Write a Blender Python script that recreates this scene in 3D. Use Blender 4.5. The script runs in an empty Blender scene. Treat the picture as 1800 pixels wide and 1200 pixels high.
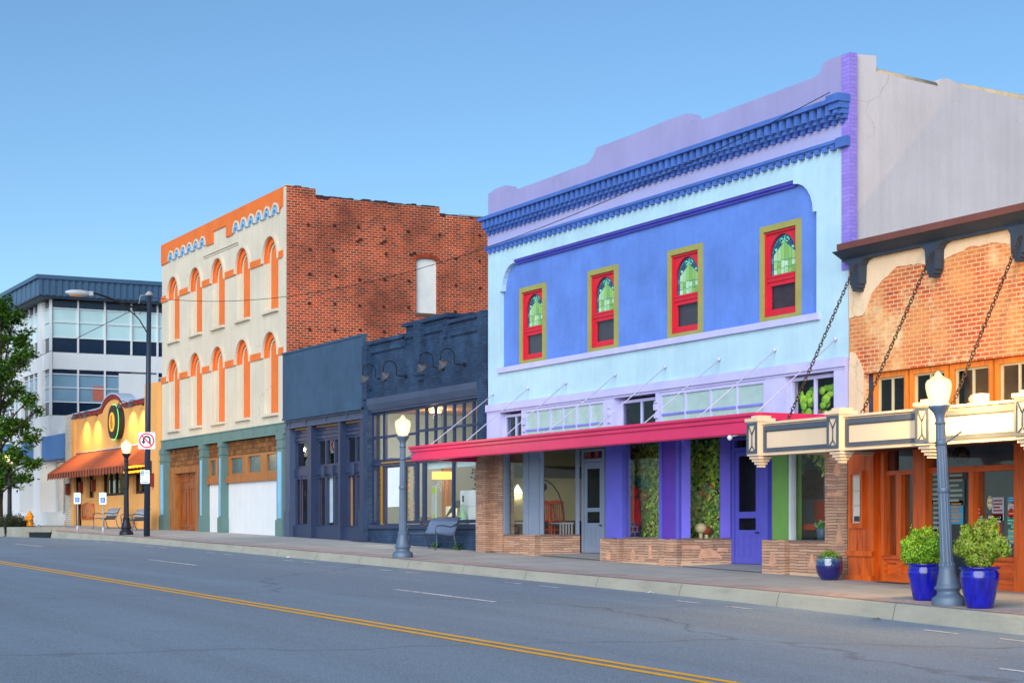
import bpy, bmesh, math, random
from mathutils import Vector, Matrix
from mathutils.geometry import tessellate_polygon
R = math.radians
rnd = random.Random(7)
sc = bpy.context.scene
col = sc.collection

# ------------------------------------------------------------------ camera, sky, sun, exposure
EYE = 0.8748
cd = bpy.data.cameras.new('camera'); cam = bpy.data.objects.new('camera', cd); col.objects.link(cam)
cam.location = (28.6506, -22.0, EYE); cam.rotation_euler = (R(90), 0, R(90 - 27.1962))
cd.sensor_width = 36; cd.lens = 65.0; cd.shift_y = 0.185; cd.clip_end = 5000
sc.camera = cam

SUN_EL, SUN_AZ = R(21), R(138)          # sun stands low behind the photographer (azimuth from +y towards +x)
w = bpy.data.worlds.new('World'); sc.world = w; w.use_nodes = True
nt = w.node_tree; nt.nodes.clear()
wo = nt.nodes.new('ShaderNodeOutputWorld'); bg = nt.nodes.new('ShaderNodeBackground')
sky = nt.nodes.new('ShaderNodeTexSky'); sky.sky_type = 'NISHITA'; sky.sun_disc = False
sky.sun_elevation = SUN_EL; sky.sun_rotation = SUN_AZ
sky.air_density = 1.0; sky.dust_density = 0.2; sky.ozone_density = 3.0; sky.altitude = 1500
bg.inputs[1].default_value = 0.068
hs = nt.nodes.new('ShaderNodeHueSaturation'); hs.inputs['Hue'].default_value = .495; hs.inputs['Saturation'].default_value = 1.08; nt.links.new(sky.outputs[0], hs.inputs['Color']); nt.links.new(hs.outputs[0], bg.inputs[0]); nt.links.new(bg.outputs[0], wo.inputs[0])

sl = bpy.data.lights.new('sun', 'SUN'); sl.energy = 2.4; sl.angle = R(60); sl.color = (0.93, 0.965, 1.0)
so = bpy.data.objects.new('sun', sl); col.objects.link(so)
sdir = Vector((math.sin(SUN_AZ) * math.cos(SUN_EL), math.cos(SUN_AZ) * math.cos(SUN_EL), math.sin(SUN_EL)))
so.rotation_euler = sdir.to_track_quat('Z', 'Y').to_euler(); so.location = (30, -40, 30)

sc.view_settings.view_transform = 'Standard'; sc.view_settings.look = 'None'
sc.view_settings.gamma = 1; sc.view_settings.use_curve_mapping = False
sc.view_settings.exposure = 1.08

# ------------------------------------------------------------------ survey: where a point of a facade plane lies
_a = R(27.196190906); _d = (-math.sin(_a), math.cos(_a)); _n = (math.cos(_a), math.sin(_a))
F_ = 3250.0; CX, CY = 28.6506046, -22.0
def P(px, py, Y=0.0):
    u = (px - 900) / F_; Z = (Y - CY) / (u * _n[0] + _n[1])
    return CX - Z * (u * _d[0] + _d[1]), EYE + (933 - py) / F_ * Z
def S(px, py, X):
    u = (px - 900) / F_; s = CX - X
    wv = s * (u * _d[1] - _d[0]) / (_n[0] - u * _n[1]); Z = s * _d[1] + wv * _n[1]
    return wv + CY, EYE + (933 - py) / F_ * Z
def X(px, Y=0.0): return P(px, 900, Y)[0]
def interp(x, pts):
    if x <= pts[0][0]: return pts[0][1]
    for (a, b), (c, e) in zip(pts, pts[1:]):
        if x <= c: return b + (e - b) * (x - a) / (c - a)
    return pts[-1][1]
ZS = [(-160, 1.0), (-75, 1.2), (-60, 1.18), (-53, 1.08), (-45.7, .95), (-38, .84), (-31.2, .71), (-23.9, .56), (-15.7, .35), (-9.3, .18), (-2, .01), (0, -.04), (4.8, -.15), (10, -.28), (50, -1.2)]
ZK = [(-160, .9), (-75, 1.05), (-53, .96), (-43.3, .77), (-38.7, .71), (-34.6, .64), (-28.7, .51), (-23.3, .41), (-15, .24), (-6.8, .05), (1.9, -.12), (8.9, -.31), (50, -1.35)]
ZF = [(-160, .5), (-75, .68), (-58, .64), (-48.5, .59), (-38.5, .51), (-28.6, .32), (-23, .19), (-15, .03), (-6.7, -.14), (2, -.35), (9, -.58), (50, -1.7)]
ZC = [(-160, .5), (-75, .62), (-50, .52), (-36, .36), (-20.5, .055), (4.2, -.435), (13.5, -.63), (50, -1.4)]
YK, YC = -3.8, -11.8
def sm(x, T): return (interp(x - 2.5, T) + interp(x, T) * 2 + interp(x + 2.5, T)) / 4
def zwalk(x, y):
    t = min(1, max(0, -y / 3.8)); a = sm(x, ZS); return a + (sm(x, ZK) - a) * t
def zroad(x, y):
    t = min(1, max(0, (YK - y) / (YK - YC))); a = sm(x, ZF); return a + (sm(x, ZC) - a) * t
def on_walk(px, py):
    for k in range(60):                       # where the line of sight meets the pavement
        y = 0 - k * .07; x, z = P(px, py, y)
        if z >= zwalk(x, y): pass
        else: return x, y
    return P(px, py, -3.5)[0], -3.5

# ------------------------------------------------------------------ materials
def lin(c): return tuple(((v / 255) / 12.92 if v / 255 <= .04045 else ((v / 255 + .055) / 1.055) ** 2.4) for v in c)
MATS = {}
class N:
    def __init__(s, name):
        s.m = bpy.data.materials.new(name); s.m.use_nodes = True; s.t = s.m.node_tree; s.t.nodes.clear()
        s.out = s.t.nodes.new('ShaderNodeOutputMaterial')
    def n(s, typ, **k):
        o = s.t.nodes.new('ShaderNode' + typ)
        for a, b in k.items(): setattr(o, a, b)
        return o
    def l(s, a, b): s.t.links.new(a, b)
    def pr(s, rough=.7, metal=0, spec=.4):
        p = s.n('BsdfPrincipled'); p.inputs['Roughness'].default_value = rough; p.inputs['Metallic'].default_value = metal
        p.inputs['Specular IOR Level'].default_value = spec
        s.l(p.outputs[0], s.out.inputs[0]); return p
    def coord(s, scale=(1, 1, 1)):
        tc = s.n('TexCoord'); mp = s.n('Mapping'); mp.inputs['Scale'].default_value = scale
        s.l(tc.outputs['Object'], mp.inputs[0]); return mp.outputs[0]
    def wallco(s):                             # (x+y, z): courses run level on walls facing either way
        tc = s.n('TexCoord'); a = s.n('SeparateXYZ'); s.l(tc.outputs['Object'], a.inputs[0])
        ad = s.n('Math', operation='ADD'); s.l(a.outputs[0], ad.inputs[0]); s.l(a.outputs[1], ad.inputs[1])
        c = s.n('CombineXYZ'); s.l(ad.outputs[0], c.inputs[0]); s.l(a.outputs[2], c.inputs[1]); return c.outputs[0]
    def noise(s, co, scale, detail=5, rough=.55):
        o = s.n('TexNoise'); o.inputs['Scale'].default_value = scale; o.inputs['Detail'].default_value = detail
        o.inputs['Roughness'].default_value = rough; s.l(co, o.inputs['Vector']); return o.outputs[0]
    def ramp(s, fac, stops):
        o = s.n('ValToRGB'); e = o.color_ramp.elements
        while len(e) < len(stops): e.new(.5)
        for q, (p, c) in zip(e, stops): q.position = p; q.color = (*c, 1)
        s.l(fac, o.inputs[0]); return o.outputs[0]
    def mix(s, fac, a, b, mode='MIX'):
        o = s.n('Mix', data_type='RGBA', blend_type=mode)
        for sock, v in ((o.inputs[0], fac), (o.inputs[6], a), (o.inputs[7], b)):
            if isinstance(v, (int, float)): sock.default_value = v
            elif isinstance(v, tuple): sock.default_value = (*v, 1)
            else: s.l(v, sock)
        return o.outputs[2]
    def bump(s, h, p, strength=.3, dist=.01):
        b = s.n('Bump'); b.inputs['Strength'].default_value = strength; b.inputs['Distance'].default_value = dist
        s.l(h, b.inputs['Height']); s.l(b.outputs[0], p.inputs['Normal'])
def sc3(c, k): return tuple(min(.95, v * k) for v in c)

def paint(name, c, rough=.75, var=.14, scale=1.3, streak=.0, bump=.25, bscale=45, metal=0, spec=.3, chip=None, chipamt=.62, crack=0):
    spec = .2 if rough >= .75 and spec == .4 else spec
    if name in MATS: return MATS[name]
    c = lin(c); n = N(name); p = n.pr(rough, metal, spec); co = n.coord()
    colr = n.ramp(n.noise(co, scale, 7, .62), [(.28, sc3(c, 1 - var * 1.3)), (.72, sc3(c, 1 + var))])
    if streak:
        st = n.noise(n.coord((4.0, 4.0, .18)), 1.6, 5, .6)
        colr = n.mix(n.ramp(st, [(.42, (0, 0, 0)), (.75, (streak,) * 3)]), colr, sc3(c, .55))
    fine = n.noise(co, bscale, 4, .6)
    colr = n.mix(n.ramp(fine, [(.3, (.0,) * 3), (.8, (.12,) * 3)]), colr, sc3(c, .6))
    if chip:
        ch = n.ramp(n.noise(co, 7, 9, .7), [(chipamt, (0, 0, 0)), (chipamt + .03, (1, 1, 1))])
        colr = n.mix(ch, colr, lin(chip))
    if crack:
        vo = n.n('TexVoronoi', feature='DISTANCE_TO_EDGE'); vo.inputs['Scale'].default_value = .32
        wn = n.n('TexNoise'); wn.inputs['Scale'].default_value = 1.1; wn.inputs['Detail'].default_value = 7; n.l(co, wn.inputs['Vector'])
        ad = n.n('VectorMath', operation='MULTIPLY_ADD'); n.l(wn.outputs['Color'], ad.inputs[0]); ad.inputs[1].default_value = (1.5, 1.5, 1.5); n.l(co, ad.inputs[2]); n.l(ad.outputs[0], vo.inputs['Vector'])
        msk = n.ramp(n.noise(co, .35, 3), [(.45, (0, 0, 0)), (.6, (crack,) * 3)]); ln = n.mix(1.0, n.ramp(vo.outputs[0], [(.0, (1, 1, 1)), (.006, (0, 0, 0))]), msk, 'MULTIPLY')
        colr = n.mix(ln, colr, sc3(c, .35))
    n.l(colr, p.inputs['Base Color'])
    n.bump(fine, p, bump, .012); MATS[name] = n.m; return n.m
def brick(name, c1, c2, mortar, bw=.22, rh=.075, ms=.007, rough=.85, stain=None, bump=.6, patch=None, warp=0, squash=None):
    if name in MATS: return MATS[name]
    n = N(name); p = n.pr(rough, 0, .25); co = n.wallco(); oc = n.coord()
    if warp:
        nz = n.n('TexNoise'); nz.inputs['Scale'].default_value = 2.2; nz.inputs['Detail'].default_value = 2; n.l(co, nz.inputs['Vector'])
        sub = n.n('VectorMath', operation='SUBTRACT'); n.l(nz.outputs['Color'], sub.inputs[0]); sub.inputs[1].default_value = (.5, .5, .5)
        scl = n.n('VectorMath', operation='MULTIPLY'); n.l(sub.outputs[0], scl.inputs[0]); scl.inputs[1].default_value = (.6 * warp, .12 * warp, 0)
        ad = n.n('VectorMath', operation='ADD'); n.l(co, ad.inputs[0]); n.l(scl.outputs[0], ad.inputs[1]); co = ad.outputs[0]
    b = n.n('TexBrick'); b.offset = .5
    if squash: b.squash, b.squash_frequency = squash
    b.inputs['Scale'].default_value = 1; b.inputs['Brick Width'].default_value = bw; b.inputs['Row Height'].default_value = rh
    b.inputs['Mortar Size'].default_value = ms; b.inputs['Mortar Smooth'].default_value = .15; b.inputs['Bias'].default_value = 0
    c1, c2, mo = lin(c1), lin(c2), lin(mortar)
    b.inputs['Color1'].default_value = (*c1, 1); b.inputs['Color2'].default_value = (*c2, 1); b.inputs['Mortar'].default_value = (*mo, 1)
    n.l(co, b.inputs['Vector'])
    colr = b.outputs['Color']
    colr = n.mix(n.ramp(n.noise(oc, .9, 8, .65), [(.35, (0, 0, 0)), (.75, (.75,) * 3)]), colr, sc3(c2, .55), 'MIX') if stain is None else \
        n.mix(n.ramp(n.noise(oc, stain[1], 8, .65), [(stain[2], (0, 0, 0)), (stain[2] + .22, (stain[3],) * 3)]), colr, lin(stain[0]))
    if patch: colr = n.mix(n.ramp(n.noise(oc, 1.1, 9, .7), [(patch[1], (0, 0, 0)), (patch[1] + .14, (patch[2],) * 3)]), colr, lin(patch[0]))
    n.l(n.mix(n.noise(oc, 25, 4), colr, sc3(c2, .8), 'MIX') if False else colr, p.inputs['Base Color'])
    h = n.n('Math', operation='SUBTRACT'); h.inputs[0].default_value = 1; n.l(b.outputs['Fac'], h.inputs[1])
    h2 = n.n('Math', operation='MULTIPLY_ADD'); n.l(n.noise(oc, 60, 3), h2.inputs[0]); h2.inputs[1].default_value = .5; n.l(h.outputs[0], h2.inputs[2])
    n.bump(h2.outputs[0], p, bump, .012); MATS[name] = n.m; return n.m
def wood(name, c1, c2, rough=.45, axis='z', scale=1.0, spec=.4):
    if name in MATS: return MATS[name]
    n = N(name); p = n.pr(rough, 0, spec)
    s = {'z': (9, 9, .7), 'x': (.7, 9, 9)}[axis]; s = tuple(v * scale for v in s)
    g = n.noise(n.coord(s), 1.5, 8, .65)
    colr = n.ramp(g, [(.3, lin(c2)), (.5, lin(c1)), (.72, sc3(lin(c1), 1.25))])
    big = n.noise(n.coord(), .9, 4); colr = n.mix(n.ramp(big, [(.35, (0, 0, 0)), (.75, (.35,) * 3)]), colr, lin(c2))
    n.l(colr, p.inputs['Base Color']); n.bump(g, p, .15, .004); MATS[name] = n.m; return n.m
def glass(name, tint=(.8, .85, .86), refl=1.0, wob=.0, rough=.0, base=.04):
    if name in MATS: return MATS[name]
    n = N(name); tr = n.n('BsdfTransparent'); tr.inputs[0].default_value = (*tint, 1)
    gl = n.n('BsdfGlossy'); gl.inputs['Roughness'].default_value = rough; gl.inputs[0].default_value = (.95, .97, 1, 1)
    fr = n.n('LayerWeight'); fr.inputs[0].default_value = .5; pw = n.n('Math', operation='POWER'); n.l(fr.outputs['Facing'], pw.inputs[0]); pw.inputs[1].default_value = 5
    mu = n.n('Math', operation='MULTIPLY_ADD'); n.l(pw.outputs[0], mu.inputs[0]); mu.inputs[1].default_value = refl; mu.inputs[2].default_value = base + .004; mu.use_clamp = True
    mx = n.n('MixShader'); n.l(mu.outputs[0], mx.inputs[0]); n.l(tr.outputs[0], mx.inputs[1]); n.l(gl.outputs[0], mx.inputs[2])
    if wob:
        b = n.n('Bump'); b.inputs['Strength'].default_value = wob; b.inputs['Distance'].default_value = .05
        n.l(n.noise(n.coord(), 1.3, 2), b.inputs['Height']); n.l(b.outputs[0], gl.inputs['Normal']); n.l(b.outputs[0], fr.inputs['Normal'])
    n.l(mx.outputs[0], n.out.inputs[0]); MATS[name] = n.m; return n.m
def emit(name, c, k):
    if name in MATS: return MATS[name]
    n = N(name); e = n.n('Emission'); e.inputs[0].default_value = (*lin(c), 1); e.inputs[1].default_value = k
    n.l(e.outputs[0], n.out.inputs[0]); MATS[name] = n.m; return n.m
def leafmat(name, cols, trans=.25, rough=.5):
    if name in MATS: return MATS[name]
    n = N(name); p = n.pr(rough, 0, .35); g = n.n('NewGeometry')
    st = [(i / max(1, len(cols) - 1), lin(c)) for i, c in enumerate(cols)]
    c = n.ramp(g.outputs['Random Per Island'], st); n.l(c, p.inputs['Base Color'])
    t = n.n('BsdfTranslucent'); n.l(c, t.inputs[0]); mx = n.n('MixShader'); mx.inputs[0].default_value = trans
    n.l(p.outputs[0], mx.inputs[1]); n.l(t.outputs[0], mx.inputs[2]); n.l(mx.outputs[0], n.out.inputs[0]); MATS[name] = n.m; return n.m

# ------------------------------------------------------------------ mesh building
class MB:
    def __init__(s): s.v = []; s.f = []; s.mi = []; s.k = 0; s.sm = []; s.smooth = False
    def add(s, vs, fs):
        b = len(s.v); s.v += [tuple(v) for v in vs]
        for f in fs: s.f.append([b + i for i in f]); s.mi.append(s.k); s.sm.append(s.smooth)
        return s
    def box(s, x0, x1, y0, y1, z0, z1):
        return s.add([(x0, y0, z0), (x1, y0, z0), (x1, y1, z0), (x0, y1, z0), (x0, y0, z1), (x1, y0, z1), (x1, y1, z1), (x0, y1, z1)],
                     [(0, 3, 2, 1), (4, 5, 6, 7), (0, 1, 5, 4), (1, 2, 6, 5), (2, 3, 7, 6), (3, 0, 4, 7)])
    def obox(s, p, q, z0, z1, t, off=0.0):     # along the plan line p-q, thickness t to its left side
        p = Vector(p); q = Vector(q); d = (q - p).normalized(); nn = Vector((-d.y, d.x))
        a = p + nn * off; b = q + nn * off; c = b + nn * t; e = a + nn * t
        return s.add([(a.x, a.y, z0), (b.x, b.y, z0), (c.x, c.y, z0), (e.x, e.y, z0), (a.x, a.y, z1), (b.x, b.y, z1), (c.x, c.y, z1), (e.x, e.y, z1)],
                     [(0, 3, 2, 1), (4, 5, 6, 7), (0, 1, 5, 4), (1, 2, 6, 5), (2, 3, 7, 6), (3, 0, 4, 7)])
    def prism(s, outer, a0, a1, holes=(), plane='xz'):
        mp = {'xz': lambda u, v, w: (u, w, v), 'yz': lambda u, v, w: (w, u, v), 'xy': lambda u, v, w: (u, v, w)}[plane]
        loops = [list(outer)] + [list(h) for h in holes]
        flat = [p for l in loops for p in l]; n = len(flat)
        tris = tessellate_polygon([[Vector((p[0], p[1], 0)) for p in l] for l in loops])
        vs = [mp(u, v, a0) for u, v in flat] + [mp(u, v, a1) for u, v in flat]; fs = []
        for t in tris: fs.append(tuple(t)); fs.append(tuple(n + i for i in reversed(t)))
        o = 0
        for l in loops:
            m = len(l)
            for i in range(m): j = (i + 1) % m; fs.append((o + i, o + j, n + o + j, n + o + i))
            o += m
        return s.add(vs, fs)
    def frame(s, x0, x1, z0, z1, wd, y0, y1, wb=None):
        wb = wd if wb is None else wb
        return s.prism([(x0, z0), (x1, z0), (x1, z1), (x0, z1)], y0, y1, [[(x0 + wd, z0 + wb), (x1 - wd, z0 + wb), (x1 - wd, z1 - wd), (x0 + wd, z1 - wd)]])
    def tube(s, pts, r, n=8, caps=True):
        pts = [Vector(p) for p in pts]; rs = r if isinstance(r, (list, tuple)) else [r] * len(pts)
        vs = []; fs = []; up = None
        for i, p in enumerate(pts):
            t = (pts[min(i + 1, len(pts) - 1)] - pts[max(i - 1, 0)]).normalized()
            if up is None: up = Vector((0, 0, 1)) if abs(t.z) < .9 else Vector((1, 0, 0))
            a = t.cross(up).normalized(); b = a.cross(t).normalized(); up = b
            for k in range(n): q = 2 * math.pi * k / n; vs.append(p + a * (math.cos(q) * rs[i]) + b * (math.sin(q) * rs[i]))
        for i in range(len(pts) - 1):
            for k in range(n): fs.append((i * n + k, i * n + (k + 1) % n, (i + 1) * n + (k + 1) % n, (i + 1) * n + k))
        if caps: fs.append(tuple(range(n - 1, -1, -1))); fs.append(tuple((len(pts) - 1) * n + k for k in range(n)))
        o = s.smooth; s.smooth = True; s.add(vs, fs); s.smooth = o; return s
    def lathe(s, prof, cx=0, cy=0, cz=0, n=24, flute=0):
        vs = []; fs = []
        for r, z in prof:
            for k in range(n):
                q = 2 * math.pi * k / n; rr = r * (1 - flute * (k % 2)); vs.append((cx + rr * math.cos(q), cy + rr * math.sin(q), cz + z))
        for i in range(len(prof) - 1):
            for k in range(n): fs.append((i * n + k, i * n + (k + 1) % n, (i + 1) * n + (k + 1) % n, (i + 1) * n + k))
        fs.append(tuple(range(n - 1, -1, -1))); fs.append(tuple((len(prof) - 1) * n + k for k in range(n)))
        o = s.smooth; s.smooth = not flute; s.add(vs, fs); s.smooth = o; return s
    def ball(s, c, r, n=14, sq=(1, 1, 1)):
        m = n // 2; vs = []; fs = []
        for i in range(m + 1):
            t = math.pi * i / m
            for k in range(n): q = 2 * math.pi * k / n; vs.append((c[0] + r * sq[0] * math.sin(t) * math.cos(q), c[1] + r * sq[1] * math.sin(t) * math.sin(q), c[2] + r * sq[2] * math.cos(t)))
        for i in range(m):
            for k in range(n): fs.append((i * n + k, i * n + (k + 1) % n, (i + 1) * n + (k + 1) % n, (i + 1) * n + k))
        o = s.smooth; s.smooth = True; s.add(vs, fs); s.smooth = o; return s
    def leaf(s, c, L, W, nrm=None):
        d = Vector((rnd.gauss(0, 1), rnd.gauss(0, 1), rnd.gauss(0, 1))).normalized()
        e = Vector((rnd.gauss(0, 1), rnd.gauss(0, 1), rnd.gauss(0, 1)))
        if nrm is not None: e = Vector(nrm) + e * .35; d = (d - e * d.dot(e) / max(e.length_squared, 1e-6)).normalized() if d.cross(e).length > .01 else d
        a = d.cross(e); a = a.normalized() if a.length > 1e-4 else Vector((1, 0, 0))
        c = Vector(c); b = a.cross(d) * (W * .18)
        return s.add([c - d * L * .5, c + a * W * .5 - b, c + d * L * .5, c - a * W * .5 - b], [(0, 1, 2), (0, 2, 3)])
    def build(s, name, mats, parent=None, origin=None, recalc=True, lab=None):
        if not isinstance(mats, (list, tuple)): mats = [mats]
        me = bpy.data.meshes.new(name); off = Vector((0, 0, 0))
        if parent is not None and origin is None:
            q = parent
            while q is not None: off += q.location; q = q.parent
        if origin is not None: off = Vector(origin)
        me.from_pydata([tuple(Vector(v) - off) for v in s.v], [], s.f)
        for m in mats: me.materials.append(m)
        me.polygons.foreach_set('material_index', s.mi); me.polygons.foreach_set('use_smooth', s.sm)
        if recalc:
            bm = bmesh.new(); bm.from_mesh(me); bmesh.ops.recalc_face_normals(bm, faces=bm.faces); bm.to_mesh(me); bm.free()
        me.update()
        o = bpy.data.objects.new(name, me); col.objects.link(o)
        if parent is not None: o.parent = parent
        elif origin is not None: o.location = origin
        if lab: o['label'] = lab
        return o
def B(*boxes):
    m = MB()
    for b in boxes: m.box(*b)
    return m
def tag(o, label=None, cat=None, group=None, kind=None):
    if label: o['label'] = label
    if cat: o['category'] = cat
    if group: o['group'] = group
    if kind: o['kind'] = kind
    return o
def thing(name, loc, label, cat, group=None):
    o = bpy.data.objects.new(name, None); col.objects.link(o); o.location = loc; o.empty_display_size = .3
    return tag(o, label, cat, group)
KIDS = {}
def copy_tree(o, parent=None):
    c = o.copy(); col.objects.link(c)
    if parent is not None: c.parent = parent
    for ch in list(o.children): copy_tree(ch, c)
    return c
def lamp_light(name, parent, loc, energy, color, radius=.08, kind='POINT', **k):
    l = bpy.data.lights.new(name, kind); l.energy = energy; l.color = color; l.shadow_soft_size = radius
    for a, b in k.items(): setattr(l, a, b)
    o = bpy.data.objects.new(name, l); col.objects.link(o); o.location = loc
    if parent is not None: o.parent = parent
    return o
def text(body, size, parent, loc, rot, mat, name='lettering', ext=.002):
    c = bpy.data.curves.new(name, 'FONT'); c.body = body; c.size = size; c.align_x = 'CENTER'; c.align_y = 'CENTER'; c.extrude = ext
    q = bpy.data.objects.new(name, c); col.objects.link(q); bpy.context.view_layer.update()
    me = bpy.data.meshes.new_from_object(q.evaluated_get(bpy.context.evaluated_depsgraph_get())); bpy.data.objects.remove(q)
    me.materials.clear(); me.materials.append(mat); o = bpy.data.objects.new(name, me); col.objects.link(o); o.location = loc; o.rotation_euler = rot
    if parent is not None: o.parent = parent
    return o
def arch(cx, zs, r, n=14, a0=180.0, a1=0.0): return [(cx + r * math.cos(R(a0 + (a1 - a0) * i / n)), zs + r * math.sin(R(a0 + (a1 - a0) * i / n))) for i in range(n + 1)]
def rect(x0, x1, z0, z1): return [(x0, z0), (x1, z0), (x1, z1), (x0, z1)]

# ------------------------------------------------------------------ common materials
m_asph = None
def asphalt():
    n = N('asphalt'); p = n.pr(.82, 0, .3); co = n.coord()
    big = n.noise(co, .16, 6, .6); mid = n.noise(n.coord((.25, 2.2, 1)), .9, 5, .6); fine = n.noise(co, 42, 3, .7)
    c = n.ramp(big, [(.3, (.12, .21, .315)), (.7, (.165, .265, .375))])
    c = n.mix(n.ramp(n.noise(n.coord((.03, .75, 1)), 1.0, 3, .5), [(.42, (0, 0, 0)), (.60, (.62,) * 3)]), c, (.085, .13, .185))
    c = n.mix(n.ramp(n.noise(co, .55, 9, .72), [(.60, (0, 0, 0)), (.68, (.35,) * 3)]), c, (.07, .09, .12))
    c = n.mix(n.ramp(mid, [(.35, (0, 0, 0)), (.8, (.45,) * 3)]), c, (.11, .16, .222))
    c = n.mix(n.ramp(fine, [(.38, (0, 0, 0)), (.62, (.75,) * 3)]), c, (.36, .39, .42))
    c = n.mix(n.ramp(n.noise(co, 75, 2, .6), [(.5, (0, 0, 0)), (.66, (.7,) * 3)]), c, (.07, .08, .095))
    vo = n.n('TexVoronoi', feature='DISTANCE_TO_EDGE'); vo.inputs['Scale'].default_value = .06
    wn = n.n('TexNoise'); wn.inputs['Scale'].default_value = .8; wn.inputs['Detail'].default_value = 6; n.l(co, wn.inputs['Vector'])
    ad = n.n('VectorMath', operation='MULTIPLY_ADD'); n.l(wn.outputs['Color'], ad.inputs[0]); ad.inputs[1].default_value = (1.6, 1.6, 0); n.l(co, ad.inputs[2])
    n.l(ad.outputs[0], vo.inputs['Vector'])
    c = n.mix(n.ramp(vo.outputs[0], [(.0, (.45,) * 3), (.003, (0, 0, 0))]), c, (.05, .05, .055))
    n.l(c, p.inputs['Base Color']); n.bump(fine, p, .6, .01); return n.m
def concrete(name, c, joints=None, var=.12):
    n = N(name); p = n.pr(.85, 0, .3); co = n.coord(); c = lin(c)
    k = n.ramp(n.noise(co, .55, 8, .65), [(.3, sc3(c, 1 - var * 1.4)), (.7, sc3(c, 1 + var))])
    k = n.mix(n.ramp(n.noise(n.coord((.6, .6, 3)), 2.4, 7, .7), [(.5, (0, 0, 0)), (.72, (.55,) * 3)]), k, sc3(c, .62))
    fine = n.noise(co, 60, 3, .6); k = n.mix(n.ramp(fine, [(.35, (0, 0, 0)), (.75, (.25,) * 3)]), k, sc3(c, .7))
    if joints:
        b = n.n('TexBrick'); b.offset = 0; b.inputs['Scale'].default_value = 1; b.inputs['Brick Width'].default_value = joints[0]
        b.inputs['Row Height'].default_value = joints[1]; b.inputs['Mortar Size'].default_value = joints[2]; b.inputs['Mortar Smooth'].default_value = .3
        tc = n.n('TexCoord'); n.l(tc.outputs['Object'], b.inputs['Vector'])
        k = n.mix(b.outputs['Fac'], k, sc3(c, .4))
    n.l(k, p.inputs['Base Color']); n.bump(fine, p, .35, .008); return n.m
m_asph = asphalt()
m_walk = concrete('pavement_concrete', (174, 172, 168), (1.9, 1.88, .012))
m_kerb = concrete('kerb_concrete', (156, 152, 138), (3.05, 50, .012))
m_strip = brick('paver_strip', (182, 156, 152), (166, 142, 140), (150, 136, 132), .2, .1, .006, bump=.3, stain=((180, 168, 162), 1.2, .4, .6))
m_yellow = paint('road_yellow', (250, 176, 28), .7, .1, 2.5, 0, .3, 60, chip=(150, 125, 70), chipamt=.70)
m_white = paint('road_white', (215, 215, 210), .7, .1, 2.5, 0, .3, 60, chip=(110, 112, 115), chipamt=.55)
m_black = paint('matt_black', (18, 18, 20), .6, .1)
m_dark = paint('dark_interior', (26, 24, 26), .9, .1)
m_glass = glass('window_glass', (.985, .99, .99), .8, 0, 0, .004)
m_oldglass = glass('old_window_glass', (.96, .97, .97), .9, .02, 0, .012)
m_skyglass = glass('reflecting_glass', (.88, .9, .92), 1.2, .02, 0, .03)
m_darkglass = glass('dim_window_glass', (.8, .84, .86), .9, .02, 0, .012)

# ------------------------------------------------------------------ ground
def strip(name, ys, zf, mat, x0=-150, x1=48, dx=1.5, dz=0.0):
    m = MB(); nx = int((x1 - x0) / dx) + 1; vs = []
    for i in range(nx + 1):
        x = x0 + (x1 - x0) * i / nx
        for y in ys: vs.append((x, y, zf(x, y) + dz))
    k = len(ys); fs = [(i * k + j, (i + 1) * k + j, (i + 1) * k + j + 1, i * k + j + 1) for i in range(nx) for j in range(k - 1)]
    m.add(vs, fs); return tag(m.build(name, mat), kind='structure')
g = MB(); g.add([(-900, -400, -2.6), (300, -400, -2.6), (300, 500, -2.6), (-900, 500, -2.6)], [(0, 1, 2, 3)]); tag(g.build('ground', m_asph), kind='structure')
strip('road', [-40, -30, -24, -18, -15, YC, -10, -8, -6, YK + .02], zroad, m_asph)
strip('pavement', [-3.66, -2, -.5, 6], zwalk, m_walk)
strip('paver_strip', [-3.64, -3.0], zwalk, m_strip, dz=.004)
def kerb():
    m = MB(); x0, x1, n = -150.0, 48.0, 140; vs = []
    for i in range(n + 1):
        x = x0 + (x1 - x0) * i / n; zt = sm(x, ZK); zb = sm(x, ZF)
        if abs(x + 50.7) < 1.6: pass
        vs += [(x, -3.66, zt), (x, -3.77, zt), (x, -3.80, zt - .03), (x, -3.86, zb - .02), (x, -4.28, zb - .012), (x, -4.28, zb - .3)]
    k = 6; m.add(vs, [(i * k + j, (i + 1) * k + j, (i + 1) * k + j + 1, i * k + j + 1) for i in range(n) for j in range(k - 1)])
    tag(m.build('kerb', m_kerb), kind='structure')
kerb()
def line(name, x0, x1, y0, y1, mat, n=None):
    m = MB(); n = n or max(2, int((x1 - x0) / 1.0)); vs = []
    for i in range(n + 1):
        x = x0 + (x1 - x0) * i / n
        for y in (y0, y1): vs.append((x, y, zroad(x, y) + .005))
    m.add(vs, [(i * 2, i * 2 + 2, i * 2 + 3, i * 2 + 1) for i in range(n)]); return tag(m.build(name, mat), kind='structure')
line('yellow_line', -110, 40, -11.72, -11.60, m_yellow); line('yellow_line', -110, 40, -11.98, -11.86, m_yellow)
for a in range(-7, 3):
    xa = -3.87 + a * 16.7
    line('lane_line', xa, xa + 4.25, -7.86, -7.74, m_white)
for k in range(-13, 3):
    xa = 1.2 + k * 6.6
    line('parking_mark', xa, xa + .75, -4.72, -4.63, m_white); line('parking_mark', xa + 1.5, xa + 2.3, -4.70, -4.62, m_white)
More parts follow.
